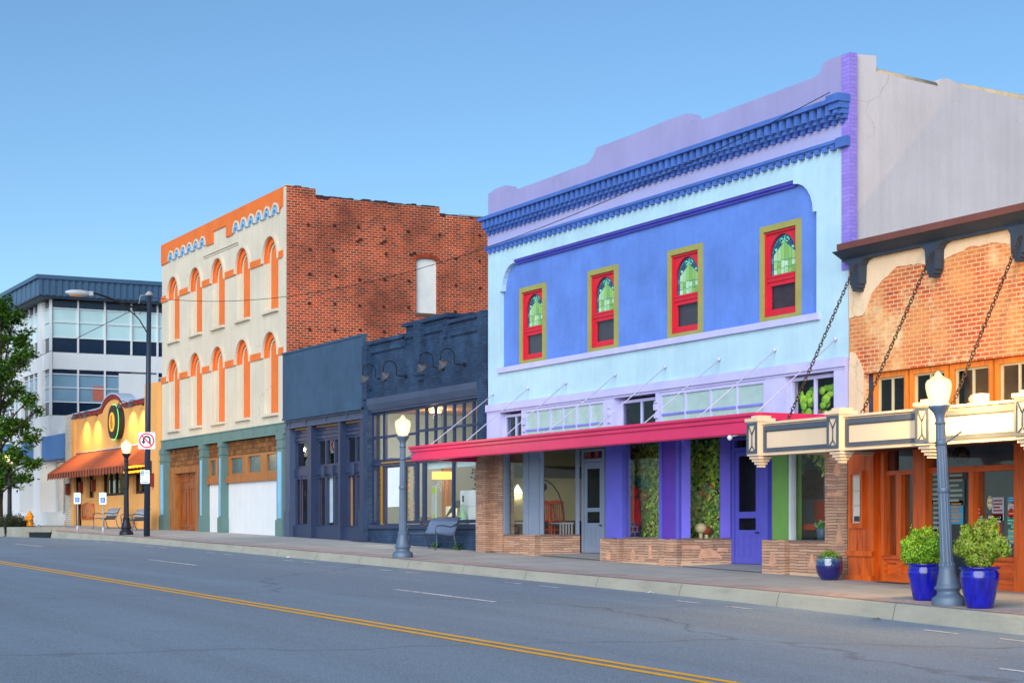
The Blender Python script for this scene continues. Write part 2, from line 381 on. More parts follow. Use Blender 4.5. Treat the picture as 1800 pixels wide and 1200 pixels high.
def cover(px, py, wx, wy):
    x, y = on_walk(px, py); m = MB(); vs = [(x - wx, y - wy, zwalk(x - wx, y - wy) + .006), (x + wx, y - wy, zwalk(x + wx, y - wy) + .006), (x + wx, y + wy, zwalk(x + wx, y + wy) + .006), (x - wx, y + wy, zwalk(x - wx, y + wy) + .006)]
    m.add(vs, [(0, 1, 2, 3)]); return m.build('utility_cover', paint('cover_iron', (92, 84, 82), .7), origin=(x, y, zwalk(x, y)))
tag(cover(861, 986, .5, .3), 'dark flat iron cover set in the pavement before the stone knee wall', 'cover', 'iron covers in the pavement')
tag(cover(1583, 1050, .45, .3), 'dark flat iron cover in the pavement beside the blue pot left of the lamp', 'cover', 'iron covers in the pavement')
tag(cover(636, 967, .5, .25), 'dark flat iron cover in the pavement before the dark blue shopfronts', 'cover', 'iron covers in the pavement')
# storm drain mouth in the kerb
xd0, xd1 = -52.6, -48.8
d = MB(); d.box(xd0, xd1, -3.875, -3.80, .60, .80); d.box(xd0 - .1, xd1 + .1, -3.9, -3.6, .86, .93)
dr = thing('storm_drain', (-50.7, -3.85, .6), 'dark kerb storm drain mouth beside the shrub planter', 'drain')
MB().box(xd0, xd1, -3.90, -3.80, .58, .83).build('mouth', m_black, dr); MB().box(xd0 - .1, xd1 + .1, -3.93, -3.62, .83, .975).build('lid', m_kerb, dr)

# ------------------------------------------------------------------ purple building
V_wall = paint('pale_blue_paint', (172, 204, 218), .8, .09, .8, .16, .35, 30, chip=(150, 165, 172), chipamt=.76)
V_panel = paint('blue_panel_paint', (92, 128, 202), .8, .15, 1.1, .14, .5, 22)
V_lav = paint('lavender_paint', (150, 146, 186), .8, .07, .9, .12, .3, 30)
V_frz = paint('light_lavender_paint', (162, 162, 204), .8, .06, .9, .1, .3, 30)
V_corn = paint('cornice_blue_paint', (70, 106, 178), .7, .12, 2, .1)
V_brk = brick('violet_brick', (146, 128, 206), (134, 114, 196), (124, 106, 186), .22, .075, .006, bump=.5, stain=((150, 130, 215), 1, .5, .3))
V_trim = paint('pale_violet_trim', (184, 184, 226), .6, .07, 2, .1, chip=(120, 116, 170), chipamt=.68)
V_side = paint('grey_stucco', (194, 184, 184), .9, .09, .5, .2, .35, 18, crack=.4)
V_olive = paint('olive_paint', (152, 148, 80), .6, .08, 3)
V_red = paint('red_paint', (200, 24, 48), .45, .08, 2.5, spec=.5)
V_can = paint('crimson_paint', (206, 40, 92), .45, .08, 1.2, .08, spec=.5)
V_vio = paint('violet_post_paint', (96, 58, 172), .5, .08, 2)
V_blu = paint('blue_violet_paint', (94, 92, 194), .5, .08, 2)
V_gry = paint('grey_blue_paint', (128, 140, 160), .55, .06, 2)
V_grn = paint('green_post_paint', (104, 148, 72), .5, .08, 2)
m_stone = brick('stacked_stone', (200, 160, 132), (164, 124, 104), (92, 72, 66), .62, .058, .005, bump=.8, warp=.55, stain=((206, 158, 124), 2.4, .52, .7), patch=((140, 112, 108), .56, .55))
m_acc = paint('accent_stone', (206, 154, 124), .8, .22, 5, 0, .5, 20)
m_ivyw = paint('dark_green_backing', (22, 36, 20), .9, .3, 8)
PB = thing('shop_building', (-7.8, 4, 0), 'two storey pale blue and lavender shop building with crimson canopy and stained glass windows', 'building', 'buildings along the street')
# upper wall and its blue recessed panel
xs0, xs1 = -14.87, -1.03
pan = [(xs0, 5.16), (xs1, 5.16), (xs1, 7.18)] + [(xs1 - .78 + .66 * math.cos(R(t)), 7.18 + .66 * math.sin(R(t))) for t in (0, 15, 30, 45, 60, 75, 90)] + [(xs1 - .78, 7.92), (xs0 + .78, 7.92)] + [(xs0 + .78 - .66 * math.cos(R(t)), 7.18 + .66 * math.sin(R(t))) for t in (90, 75, 60, 45, 30, 15, 0)] + [(xs0, 7.18)]
WX = [(-13.88, -12.48), (-10.28, -8.91), (-6.65, -5.29), (-3.07, -1.68)]
WC = [((a + b) / 2) for a, b in WX]
MB().prism(rect(-15.56, -.02, 4.2, 8.34), 0, .12, [pan]).build('upper_wall', V_wall, PB)
MB().prism(rect(-15.4, -.4, 5.0, 8.2), .12, .2, [rect(c - .56, c + .56, 5.28, 7.02) for c in WC]).build('recessed_panel', V_panel, PB)
m = MB(); m.box(xs0 + .78, xs1 - .78, .02, .119, 7.86, 7.919); m.box(xs0 + .80, xs1 - .80, .06, .119, 7.80, 7.859)
m.build('panel_moulding', paint('moulding_blue', (70, 72, 170), .6), PB)
MB().box(-14.9, -.9, -.07, .10, 5.03, 5.165).build('sill_band', V_trim, PB)
m = MB(); m.box(-15.56, -.03, -.09, .3, 4.045, 4.225); m.box(-15.56, -.03, -.05, .3, 3.99, 4.045); m.build('lintel', V_trim, PB)
MB().box(-15.56, -.02, -.012, .3, 8.34, 9.12).build('frieze', V_frz, PB)
m = MB(); m.box(-15.6, -.02, -.10, -.012, 8.375, 8.44); m.box(-15.6, -.02, -.07, -.012, 8.345, 8.375)
x = -15.45
while x < -.1: m.box(x, x + .12, -.085, -.012, 8.255, 8.345); x += .258
m.box(-.26, .08, -.13, -.031, 8.26, 8.45)
m.build('dentil_band', V_corn, PB)
m = MB(); m.prism([(-.012, 9.105), (-.30, 9.105), (-.30, 9.195), (-.012, 9.235)], -15.62, -.02, plane='yz'); m.build('cornice', V_corn, PB); MB().box(-15.58, -.31, -.03, -.0125, 8.76, 9.104).build('cornice_back', paint('indigo_paint', (46, 56, 140), .7, .1, 2), PB)
for i in range(61):
    x = -15.45 + i * .2545
    m = MB(); m.box(x, x + .12, -.24, -.031, 8.90, 9.104); m.box(x + .010, x + .110, -.17, -.031, 8.82, 8.899); m.box(x + .02, x + .10, -.10, -.031, 8.735, 8.819)
    m.build('bracket', V_corn, PB)
m = MB(); m.box(-.3, .085, -.33, -.031, 9.10, 9.25); m.box(-.28, .06, -.27, -.031, 8.98, 9.098); m.box(-.26, .04, -.2, -.031, 8.88, 8.978); m.box(-.24, .02, -.13, -.031, 8.8, 8.878); m.build('corner_bracket', V_corn, PB)
par = [(-15.56, 9.121), (.05, 9.121), (.05, 10.04), (-.09, 10.07), (-.80, 10.06), (-.86, 9.97), (-.95, 9.88), (-1.1, 9.83), (-3.2, 9.81), (-5.30, 9.79), (-5.52, 9.80), (-5.64, 9.88), (-5.70, 9.97), (-5.76, 10.05), (-6.42, 10.06), (-8.1, 10.03), (-9.74, 10.03), (-9.82, 9.96), (-9.92, 9.86), (-10.1, 9.75), (-10.3, 9.74), (-12.2, 9.72), (-14.16, 9.72), (-14.36, 9.74), (-14.42, 9.77), (-14.55, 9.9), (-14.62, 9.94), (-15.2, 9.93), (-15.3, 9.90), (-15.56, 9.87)]
MB().prism([(min(p, -.195), q) for p, q in par], 0, .34).build('parapet', V_lav, PB)
MB().box(-.19, .07, -.03, .15, 5.9, 10.05).build('corner_pilaster', V_brk, PB)
side = [(.16, -.4), (18, -.4), (18, 9.2), (11, 9.35), (10.98, 9.48), (4.4, 9.62), (2.78, 9.72), (2.6, 9.80), (2.42, 9.84), (2.23, 9.80), (2.2, 9.66), (.66, 9.76), (.66, 10.08), (.16, 10.05)]
MB().prism(side, -.28, .0, plane='yz').build('side_wall', V_side, PB)
m = MB(); m.tube([(-.12, .68, 9.76), (-.12, 2.2, 9.65)], .11, 10); m.tube([(-.12, 2.8, 9.70), (-.12, 11, 9.44)], .11, 10); m.build('coping_tile', paint('ochre_tile', (176, 156, 128), .8, .2, 5), PB)
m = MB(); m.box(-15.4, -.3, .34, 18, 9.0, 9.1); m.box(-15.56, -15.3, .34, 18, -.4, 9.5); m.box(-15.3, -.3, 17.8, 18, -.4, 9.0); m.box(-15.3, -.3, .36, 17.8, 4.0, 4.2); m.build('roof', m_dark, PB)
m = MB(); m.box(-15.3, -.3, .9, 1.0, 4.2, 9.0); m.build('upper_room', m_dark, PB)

# stained-glass sash windows
n_ = N('stained_green'); p_ = n_.pr(.12, 0, .6); g_ = n_.n('NewGeometry'); c_ = n_.ramp(g_.outputs['Random Per Island'], [(0, lin((84, 150, 80))), (.4, lin((132, 188, 104))), (.7, lin((150, 204, 160))), (1, lin((186, 226, 200)))])
n_.l(n_.mix(n_.ramp(n_.noise(n_.coord((6, 6, 2)), 3, 5), [(.3, (0, 0, 0)), (.7, (.7,) * 3)]), c_, lin((150, 176, 70))), p_.inputs['Base Color']); m_sgreen = n_.m
n_ = N('stained_teal'); p_ = n_.pr(.1, 0, .6); g_ = n_.n('NewGeometry'); n_.l(n_.ramp(g_.outputs['Random Per Island'], [(0, lin((20, 92, 120))), (1, lin((52, 150, 160)))]), p_.inputs['Base Color']); m_steal = n_.m
n_ = N('stained_navy'); p_ = n_.pr(.1, 0, .6); n_.l(n_.ramp(n_.noise(n_.coord(), 14, 4), [(.35, lin((22, 52, 84))), (.7, lin((52, 96, 126)))]), p_.inputs['Base Color']); m_snavy = n_.m
m_slead = paint('lead_came', (22, 26, 28), .5); m_smint = paint('mint_glass', (120, 205, 170), .15, .15, 6); m_screen = paint('insect_screen', (64, 56, 62), .55, .2, 3, .4)
m_curtain = paint('dark_curtain', (60, 40, 46), .9, .3, 6, .6)
def sash_window(c, kind):
    f = MB().frame(c - .69, c + .69, 5.19, 7.15, .125, .06, .125, .08).build('window', V_olive, PB)
    m = MB(); m.frame(c - .56, c + .56, 5.28, 7.02, .045, .10, .22); m.box(c - .512, c + .512, .125, .19, 5.99, 6.07); m.box(c - .512, c + .512, .11, .19, 6.071, 6.10)
    ho = [(c - .46, 6.12)] + [(c + .46, 6.12)] + [(x, z) for x, z in arch(c, 6.48, .46, 16, 0, 180)]
    m.prism(rect(c - .512, c + .512, 6.101, 6.972), .14, .19, [ho]); m.frame(c - .512, c + .512, 5.336, 5.989, .085, .15, .2)
    m.build('sash', V_red, f)
    m = MB(); m.box(c - .5, c + .5, .215, .225, 6.0, 6.96)
    m.k = 1; y = .2
    inner = [(c - .35, 6.12), (c + .35, 6.12)] + arch(c, 6.48, .38, 16, 0, 180)
    for i in range(16):
        a0, a1 = R(180 * i / 16 + .8), R(180 * (i + 1) / 16 - .8)
        m.prism([(c + .395 * math.cos(a0), 6.48 + .395 * math.sin(a0)), (c + .455 * math.cos(a0), 6.48 + .455 * math.sin(a0)), (c + .455 * math.cos(a1), 6.48 + .455 * math.sin(a1)), (c + .395 * math.cos(a1), 6.48 + .395 * math.sin(a1))], y, y + .006)
    for s in (-1, 1):
        for k in range(3): m.prism(rect(min(c + s * .395, c + s * .455), max(c + s * .395, c + s * .455), 6.125 + k * .125, 6.24 + k * .125), y, y + .006)
    m.k = 2; m.prism([(c - .385, 6.13), (c + .385, 6.13)] + arch(c, 6.48, .385, 16, 0, 180), y + .001, y + .006)
    m.k = 3; wcol = .75 / 6
    for i in range(6):
        xa = c - .375 + i * wcol + .006; xb = xa + wcol - .012; top = [6.46, 6.56, 6.68, 6.68, 6.56, 6.46]; t2 = [6.62, 6.70, 6.80, 6.70, 6.62, 6.54]
        cuts = [6.135, 6.25 + .03 * (i % 2), 6.40 + .02 * ((i + 1) % 2)]
        for k in range(3):
            z0 = cuts[k]; z1 = cuts[k + 1] - .012 if k < 2 else None
            if z1 is None: m.prism([(xa, z0), (xb, z0), (xb, t2[i]), (xa, [6.54, 6.62, 6.70, 6.80, 6.70, 6.62][i])], y - .004, y)
            else: m.prism(rect(xa, xb, z0, z1), y - .004, y)
    m.k = 4
    for s in (-1, 1):
        m.tube([(c + s * .03, y, 6.80), (c + s * .12, y, 6.76), (c + s * .16, y, 6.81), (c + s * .11, y, 6.86), (c + s * .06, y, 6.83)], .018, 6)
        m.ball((c + s * .29, y, 6.64), .035, 8)
    m.prism([(c - .025, 6.80), (c + .025, 6.80), (c, 6.92)], y - .008, y)
    m.build('stained_glass', [m_slead, m_steal, m_snavy, m_sgreen, m_smint], f)
    MB().box(c - .42, c + .42, .18, .185, 5.42, 5.905).build('pane', m_oldglass, f)
    mm = MB(); mm.box(c - .5, c + .5, .25, .26, 5.3, 5.98); mm.build('curtain' if kind else 'insect_screen', m_curtain if kind else m_screen, f)
for c, k in zip(WC, (0, 0, 0, 1)): sash_window(c, k)

# transom windows over the canopy
m_frost = paint('frosted_pane', (160, 186, 184), .35, .14, 3, .1, .1)
def transom(x0, x1, n, z1, z0, y, bar, pane, name='transom_window', depth=.07):
    m = MB(); m.frame(x0, x1, z0, z1, .07, y, y + depth)
    wpane = (x1 - x0 - .14 - .05 * (n - 1)) / n
    for i in range(n - 1): xa = x0 + .07 + (i + 1) * wpane + i * .05; m.box(xa, xa + .05, y + .005, y + depth, z0 + .07, z1 - .07)
    o = m.build(name, V_trim, PB)
    q = MB()
    for i in range(n): xa = x0 + .07 + i * (wpane + .05); q.box(xa, xa + wpane, y + .035, y + .041, z0 + .07, z1 - .07)
    q.build('pane', pane, o)
    if bar:
        b = MB()
        for i in range(n): xa = x0 + .07 + i * (wpane + .05); b.box(xa + .004, xa + wpane - .004, y + .012, y + .03, bar, bar + .05)
        b.build('muntin', V_corn if False else paint('muntin_blue', (118, 122, 214), .5), o)
    return o
zb = 3.12
m = MB()
for a, b in ((-15.56, -14.82), (-13.56, -13.42), (-9.30, -8.86), (-7.0, -6.85), (-2.72, -2.05), (-.42, -.02)): m.box(a, b, -.04, .3, 3.1, 3.989)
m.box(-15.56, -.02, .02, .3, 2.95, 3.1); m.build('transom_wall', V_trim, PB)
m = MB()
for a in (-13.46, -9.12, -7.0): m.box(a, a + .12, -.085, -.041, 3.42, 3.5); m.box(a, a + .12, -.1, -.041, 3.6, 3.74); m.box(a, a + .12, -.085, -.041, 3.76, 3.8)
m.build('corbel', V_trim, PB)
transom(-14.81, -13.57, 2, 3.93, zb, .12, None, m_darkglass); transom(-13.41, -9.31, 6, 3.985, zb, -.03, 3.42, m_frost)
transom(-8.85, -7.01, 2, 3.93, zb, .14, None, m_darkglass); transom(-6.84, -2.73, 4, 3.985, zb, -.03, 3.46, m_frost)
transom(-2.04, -.43, 2, 3.96, zb, .1, None, m_glass)
MB().box(-15.2, -.1, 2.2, 2.25, 3.0, 4.0).build('transom_room', paint('dim_plaster', (74, 80, 82), .9, .3, 1.5), PB)
m = MB()
for i in range(34):
    cx = rnd.choice((-1.62, -1.5, -.95, -.8)) + rnd.uniform(-.18, .18); cz = rnd.uniform(3.15, 3.72)
    a = rnd.uniform(0, 6.28); m.ball((cx + .1 * math.cos(a) - .25, .36 + rnd.uniform(-.1, .1), cz), .13, 8, (rnd.uniform(.7, 1), .25, rnd.uniform(.5, .8)))
hp = thing('house_plant', (-1.2, .4, 3.12), 'bright green broad leaved plants behind the transom glass over the canopy', 'plant')
m.build('foliage', leafmat('plant_leaf', [(130, 190, 40), (190, 230, 70), (100, 170, 40)], .3), hp)
MB().lathe([(.1, 0), (.14, .03), (.16, .16), (.14, .2)], -1.45, .4, 3.11, 12).build('pot', paint('clay', (130, 80, 60)), hp)

# canopy
CN = MB(); CN.box(-15.68, -.02, -2.05, -.10, 2.95, 3.02); cano = CN.build('canopy', paint('soffit_paint', (140, 150, 166), .7, .12, 2), PB)
prof = [(-2.05, 2.70), (-2.12, 2.70), (-2.12, 2.72), (-2.15, 2.72), (-2.15, 2.93), (-2.19, 2.95), (-2.19, 3.01), (-2.24, 3.04), (-2.24, 3.09), (-2.05, 3.09)]
m = MB(); m.prism(prof, -15.76, .05, plane='yz')
for xa, s in ((.05, 1), (-15.76, -1)):
    m.box(min(xa, xa - s * .1), max(xa, xa - s * .1), -2.049, -.1, 2.72, 2.94); m.box(min(xa + s * .06, xa - s * .1), max(xa + s * .06, xa - s * .1), -2.049, -.1, 2.95, 3.09)
m.build('fascia', V_can, cano)
MB().box(-15.6, -.06, -2.0, -.1, 3.021, 3.05).build('deck', paint('deck_felt', (120, 40, 60), .9), cano)
for xt, zt, xb in ((-15.22, 4.51, -14.9), (-13.21, 4.53, -12.8), (-11.21, 4.52, -10.75), (-8.81, 4.54, -8.6), (-6.61, 4.55, -6.37), (-4.44, 4.54, -4.30), (-2.40, 4.56, -2.26), (-.38, 4.60, -.22)):
    m = MB(); m.tube([(xt, -.01, zt), (xb, -2.0, 3.1)], .011, 6); m.ball((xt, -.03, zt), .04, 8); m.build('tie_rod', paint('pale_rod', (190, 186, 214), .5), cano)
m = MB(); m.tube([(-.5, -2.05, 2.74), (-.85, -2.12, 2.68)], .016, 6); m.ball((-.9, -2.13, 2.66), .055, 10); m.build('security_lamp', paint('white_enamel', (200, 200, 200), .4), cano)

# shopfront: knee walls, posts, glass and doors under the canopy
ZSILL, ZH = .70, 2.95
def knee(p, q, zt, name='knee_wall', acc=(), t=.22):
    m = MB(); m.obox(p, q, -.4, zt, t); pv = Vector(p); qv = Vector(q); dd = (qv - pv).normalized(); nn = Vector((-dd.y, dd.x))
    m.k = 1
    for (s, z, pts) in acc:
        vs = [pv + dd * (s + u) for u, v in pts]; n0 = len(pts)
        m.add([(v.x - nn.x * .012, v.y - nn.y * .012, z + pv2[1]) for v, pv2 in zip(vs, pts)] + [(v.x + nn.x * .02, v.y + nn.y * .02, z + pv2[1]) for v, pv2 in zip(vs, pts)],
              [tuple(range(n0)), tuple(range(2 * n0 - 1, n0 - 1, -1))] + [(i, (i + 1) % n0, n0 + (i + 1) % n0, n0 + i) for i in range(n0)])
    m.k = 2; m.obox((p[0], p[1]), (q[0], q[1]), zt, zt + .035, t + .03, -.02)
    return m.build(name, [m_stone, m_acc, paint('stone_cap', (120, 100, 90), .8)], PB)
trap = [(-.09, .02), (-.05, 0), (.08, -.01), (.1, .08), (.07, .2), (0, .25), (-.06, .2), (-.1, .1)]; blk = [(-.1, 0), (.1, 0), (.1, .09), (-.1, .09)]; fin = [(-.25, 0), (.3, 0), (.2, .12), (.05, .2), (-.18, .2)]; lng = [(-.25, 0), (.25, 0), (.25, .08), (-.25, .08)]; tri = [(-.1, .02), (.11, 0), (.1, .07), (.03, .27), (-.03, .26)]
def pier(x0, x1, y0, y1, z1, name='stone_pier', acc=()):
    m = MB(); m.box(x0, x1, y0, y1, -.4, z1); m.k = 1
    for (xc, z, pts) in acc: m.prism([(xc + u, z + v) for u, v in pts], y0 - .012, y0 + .02)
    return m.build(name, [m_stone, m_acc], PB)
pier(-15.70, -15.12, -.3, .3, 2.95, acc=[(-15.4, 1.5, [(-.06, 0), (.06, 0), (0, .1)])]); pier(-15.119, -14.62, -.06, .3, 2.95)
knee((-14.619, 0), (-13.42, 0), .76); pier(-13.419, -12.62, -.14, .2, .78, acc=())
knee((-12.62, .02), (-12.24, .95), .76)
knee((-9.36, .02), (-8.55, .02), .68, acc=[(.35, .2, trap)]); pier(-9.4, -8.5, -.1, .019, .70, acc=[(-9.0, .2, [(-.1, .02), (.08, 0), (.11, .1), (.05, .2), (-.04, .22), (-.1, .1)])])
knee((-8.499, 0), (-6.86, 0), .70, acc=[(.45, .22, trap), (.85, .2, blk), (1.22, .24, [(-.08, 0), (.1, 0), (.04, .32), (-.05, .32)])])
pier(-6.859, -6.0, -.1, .2, .70, acc=[(-6.6, .05, [(-.1, 0), (.1, 0), (.1, .2), (-.1, .2)]), (-6.2, .42, blk)])
knee((-6.0, .02), (-5.56, 1.05), .68, acc=[(.22, .48, [(-.2, 0), (.2, 0), (.2, .08), (-.2, .08)]), (.62, .28, fin), (.92, .42, [(-.12, 0), (.12, 0), (.12, .09), (-.12, .09)])])
B((-8.5, -6.9, -.03, .01, -.3, .17)).build('base_course', paint('pale_base_stone', (205, 172, 140), .8, .15, 3), PB); MB().obox((-6.0, -.0), (-5.56, 1.03), -.3, .17, .05, -.03).build('base_course', paint('pale_base_stone', (205, 172, 140), .8, .15, 3), PB)
pier(-2.72, -1.93, -.12, .25, .70, acc=[(-2.35, .15, [(-.1, .02), (.1, 0), (.12, .1), (.07, .26), (-.03, .28), (-.1, .14)])])
knee((-1.929, 0), (-.72, 0), .66, acc=[(.75, .15, tri)]); pier(-.719, -.02, -.03, .3, 2.95, acc=[(-.32, 1.95, trap), (-.25, .6, [(-.12, 0), (.12, 0), (.04, .42), (-.04, .42)]), (-.3, 2.25, lng), (-.4, 1.55, lng)])
m = MB(); m.box(-1.9, -.75, -.02, .01, -.4, .04); m.build('base_course', paint('pale_base_stone', (205, 172, 140)), PB)
# posts
def post(name, boxes, mat):
    m = MB()
    for b in boxes: m.box(*b)
    return m.build(name, mat, PB)
post('door_post', [(-13.5, -13.22, -.02, .14, .76, ZH), (-13.221, -12.68, .0, .16, .76, ZH)], V_gry)
post('window_post', [(-14.62, -14.52, -.02, .12, .79, ZH)], V_gry)
post('shop_post', [(-9.36, -9.0, .03, .2, .70, ZH), (-9.0, -8.74, .0, .2, .70, ZH), (-8.741, -8.5, -.03, .2, .70, ZH)], V_blu)
post('shop_post', [(-6.87, -6.75, -.03, .2, .70, ZH), (-6.16, -6.02, -.03, .2, .70, ZH)], V_blu); post('shop_post', [(-6.749, -6.161, 0, .2, .70, ZH)], V_vio)
post('shop_post', [(-2.68, -2.5, .1, .3, .70, ZH), (-2.46, -2.22, -.02, .3, .70, ZH), (-2.219, -1.93, -.06, .3, .70, ZH)], V_grn)
post('shop_post', [(-1.93, -1.84, -.02, .1, .69, ZH)], paint('white_post', (190, 196, 200), .5))
m = MB(); m.obox((-6.0, .02), (-5.92, .2), .72, ZH, .1); m.obox((-5.66, .82), (-5.57, 1.03), .72, ZH, .12); m.build('shop_post', paint('violet_trim', (120, 108, 220), .5), PB)
m = MB(); m.obox((-12.68, .03), (-12.64, .12), .79, ZH, .08); m.obox((-12.29, .85), (-12.25, .94), .79, ZH, .09); m.build('window_post', V_gry, PB)
def pane_o(p, q, z0, z1, mat=None, name='shop_window'):
    return MB().obox(p, q, z0, z1, .008, .06).build(name, mat or m_glass, PB)
pane_o((-14.51, 0), (-13.5, 0), .79, ZH); pane_o((-12.64, .1), (-12.28, .88), .79, ZH)
pane_o((-8.5, 0), (-6.87, 0), .73, ZH); pane_o((-5.94, .16), (-5.64, .84), .72, ZH); pane_o((-1.84, 0), (-.72, 0), .69, ZH)
m = MB(); m.obox((-9.36, .2), (-11.0, 1.12), -.3, ZH, .06, -.1); m.obox((-2.68, .3), (-4.08, 1.1), -.3, ZH, .06, -.1); m.build('recess_wall', V_blu, PB)
# recess floors, ceiling
for (a, b, c, d_, zt) in ((-12.7, -9.3, -10.8, -12.45, .335), (-6.05, -2.65, -4.0, -5.75, .165)): MB().add([(a, -.02, zwalk(a, 0) + .006), (b, -.02, zwalk(b, 0) + .006), (c, 1.3, zt), (d_, 1.3, zt)], [(0, 1, 2, 3)]).build('entrance_ramp', m_walk, PB)
MB().box(-15.4, -.3, .0, 6.0, 2.951, 2.99).build('shop_ceiling', paint('shop_ceiling_paint', (150, 156, 150), .9), PB)
def panel_door(x0, x1, z0, z1, y, mat, s1, s2, scr, zt, tz, name='door'):
    o = MB().prism(rect(x0, x1, z0, z1), y, y + .05, [rect(x0 + .13, x1 - .13, *s1), rect(x0 + .13, x1 - .13, *s2)]).build(name, mat, PB)
    m = MB(); m.box(x0 + .13, x1 - .13, y + .02, y + .026, *s1); m.box(x0 + .13, x1 - .13, y + .02, y + .026, *s2); m.build('screen', scr, o)
    m = MB(); k = 3
    for i in range(k): a = x0 + .1 + (x1 - x0 - .2) * i / k; m.frame(a + .01, a + (x1 - x0 - .2) / k - .01, z0 + .16, s2[0] - .1, .025, y - .008, y - .0)
    m.build('panel', mat, o)
    m = MB(); m.box(x0 - .12, x0 - .01, y - .02, y + .1, z0, zt); m.box(x1 + .01, x1 + .14, y - .02, y + .1, z0, zt); m.box(x0 - .009, x1 + .009, y - .02, y + .1, z1 + .01, z1 + .09)
    m.box(x0 - .009, x1 + .009, y - .02, y + .1, zt - .06, zt); m.build('frame', mat, o)
    hd = MB(); hd.tube([(x1 - .05, y - .01, s2[0] - .06), (x1 - .05, y - .07, s2[0] - .06), (x1 + .08, y - .08, s2[0] - .05)], .013, 6); hd.build('handle', m_black, o)
    t = MB(); nn = 4
    for i in range(nn):
        a = x0 + .05 + (x1 - x0 - .1) * i / nn; t.k = i % 2; t.box(a + .01, a + (x1 - x0 - .1) / nn - .01, y + .03, y + .036, z1 + .09, zt - .06)
    t.build('stained_transom', tz, o); return o
m_scrn = glass('screen_mesh', (.28, .3, .36), .4, 0, .3)
panel_door(-12.1, -11.2, .335, 2.60, 1.0, V_gry, (1.46, 2.44), (1.08, 1.36), m_scrn, 2.93, [paint('amber_glass', (170, 70, 24), .2), paint('plum_glass', (40, 24, 70), .2)])
panel_door(-5.42, -4.50, .165, 2.62, 1.05, V_blu, (1.30, 2.52), (.90, 1.16), m_scrn, 2.93, [paint('smoky_glass', (44, 18, 22), .2), paint('smoky_glass', (44, 18, 22), .2)])
MB().box(-4.35, -4.09, .98, 1.2, .165, 2.95).build('door_post', V_blu, PB)
# rooms behind the glass
m_r1 = paint('cream_plaster', (222, 212, 160), .9, .08, .7); m_r2 = paint('grey_plaster', (150, 160, 160), .9, .1, .8)
m = MB(); m.box(-15.3, -10.9, 4.2, 4.3, .3, 2.95); m.box(-15.3, -15.2, .3, 4.2, .3, 2.95); m.build('shop_wall', m_r1, PB)
m = MB(); m.box(-15.2, -11.0, 4.16, 4.199, 2.25, 2.7); m.box(-15.199, -15.1, .3, 4.15, 2.3, 2.62); m.build('pelmet', paint('brown_beam', (112, 104, 96), .8), PB)
MB().prism([(-15.2, .25), (-12.85, .25), (-12.4, 1.2), (-10.9, 1.2), (-10.9, 4.19), (-15.2, 4.19)], .3, .56, plane='xy').build('shop_floor', wood('shop_floorboard', (96, 60, 40), (60, 36, 26), .5, 'x'), PB)
MB().box(-15.09, -11.0, 4.05, 4.15, .56, 1.12).box(-15.199, -15.12, .6, 4.0, .56, 1.16).build('wainscot', paint('maroon_paint', (96, 26, 42), .6), PB)
MB().prism([(-9.2, .25), (-6.2, .25), (-5.75, 1.2), (-5.46, 1.2), (-5.46, 6), (-10.9, 6), (-10.9, 1.25)], .25, .62, plane='xy').prism([(-2.5, .32), (-.4, .32), (-.4, 6), (-4.0, 6), (-4.0, 1.3)], .25, .62, plane='xy').build('shop_floor', wood('shop_floorboard', (96, 60, 40), (60, 36, 26)), PB)
m = MB(); m.box(-10.9, -5.5, 1.3, 1.38, .6, 2.95); m.box(-10.9, -.4, 4, 4.1, .2, 2.95); m.box(-3.95, -.4, 1.2, 1.3, .6, 2.95); m.build('shop_wall', paint('bluegrey_plaster', (120, 136, 150), .9, .15, 1), PB)
# things standing in the shop windows
m_redw = wood('red_stained_wood', (206, 60, 26), (150, 36, 16), .4)
def slat_chair(loc, rot, label):
    t = thing('dining_chair', (0, 0, 0), label, 'chair', 'red slat back chairs in the shop window'); o = (0, 0, 0)
    m = MB(); m.box(-.22, .22, -.22, .2, .44, .48); m.build('seat', paint('dark_seat', (60, 34, 34), .7), t, o)
    for sx in (-1, 1):
        MB().tube([(sx * .2, -.2, .44), (sx * .2, -.2, 0)], [.022, .016], 8).build('leg', m_redw, t, o)
        MB().tube([(sx * .2, .2, 0), (sx * .2, .2, .46), (sx * .19, .25, .8), (sx * .16, .28, 1.02)], [.018, .024, .022, .018], 8).build('leg', m_redw, t, o)
    m = MB(); m.prism([(-.2, 1.0), (.2, 1.0), (.17, 1.08), (0, 1.11), (-.17, 1.08)], .26, .29); m.box(-.19, .19, .21, .235, .54, .58); m.box(-.2, .2, -.21, -.18, .3, .33)
    for i in range(6): x = -.125 + i * .05; m.tube([(x, .222, .57), (x * 1.05, .262, .8), (x, .275, 1.02)], .011, 6)
    m.build('backrest', m_redw, t, o); t.location = loc; t.rotation_euler = (0, 0, R(rot)); return t
zfl = .60
slat_chair((X(959, 1.35), 1.35, .60), 75, 'red slat back chair beside the arc lamp base in the shop window')
slat_chair((X(981, 1.45), 1.45, .60), 70, 'red slat back chair half hidden by the white slatted stool')
t = thing('stool', (X(988, 1.15), 1.15, .58), 'white slatted stool in the shop window beside the grey door', 'stool'); x0 = X(988, 1.15)
m = MB(); m.box(x0 - .26, x0 + .26, .95, 1.35, 1.06, 1.10); m.build('seat', paint('white_lacquer', (210, 212, 214), .4), t)
for i in range(5): MB().box(x0 + .21, x0 + .245, .96 + i * .085, .99 + i * .085, .56, 1.059).build('slat', paint('white_lacquer', (210, 212, 214)), t)
xl = X(990, 1.6)
t = thing('arc_lamp', (xl, 1.6, .56), 'black arc floor lamp curving over the red chairs', 'lamp')
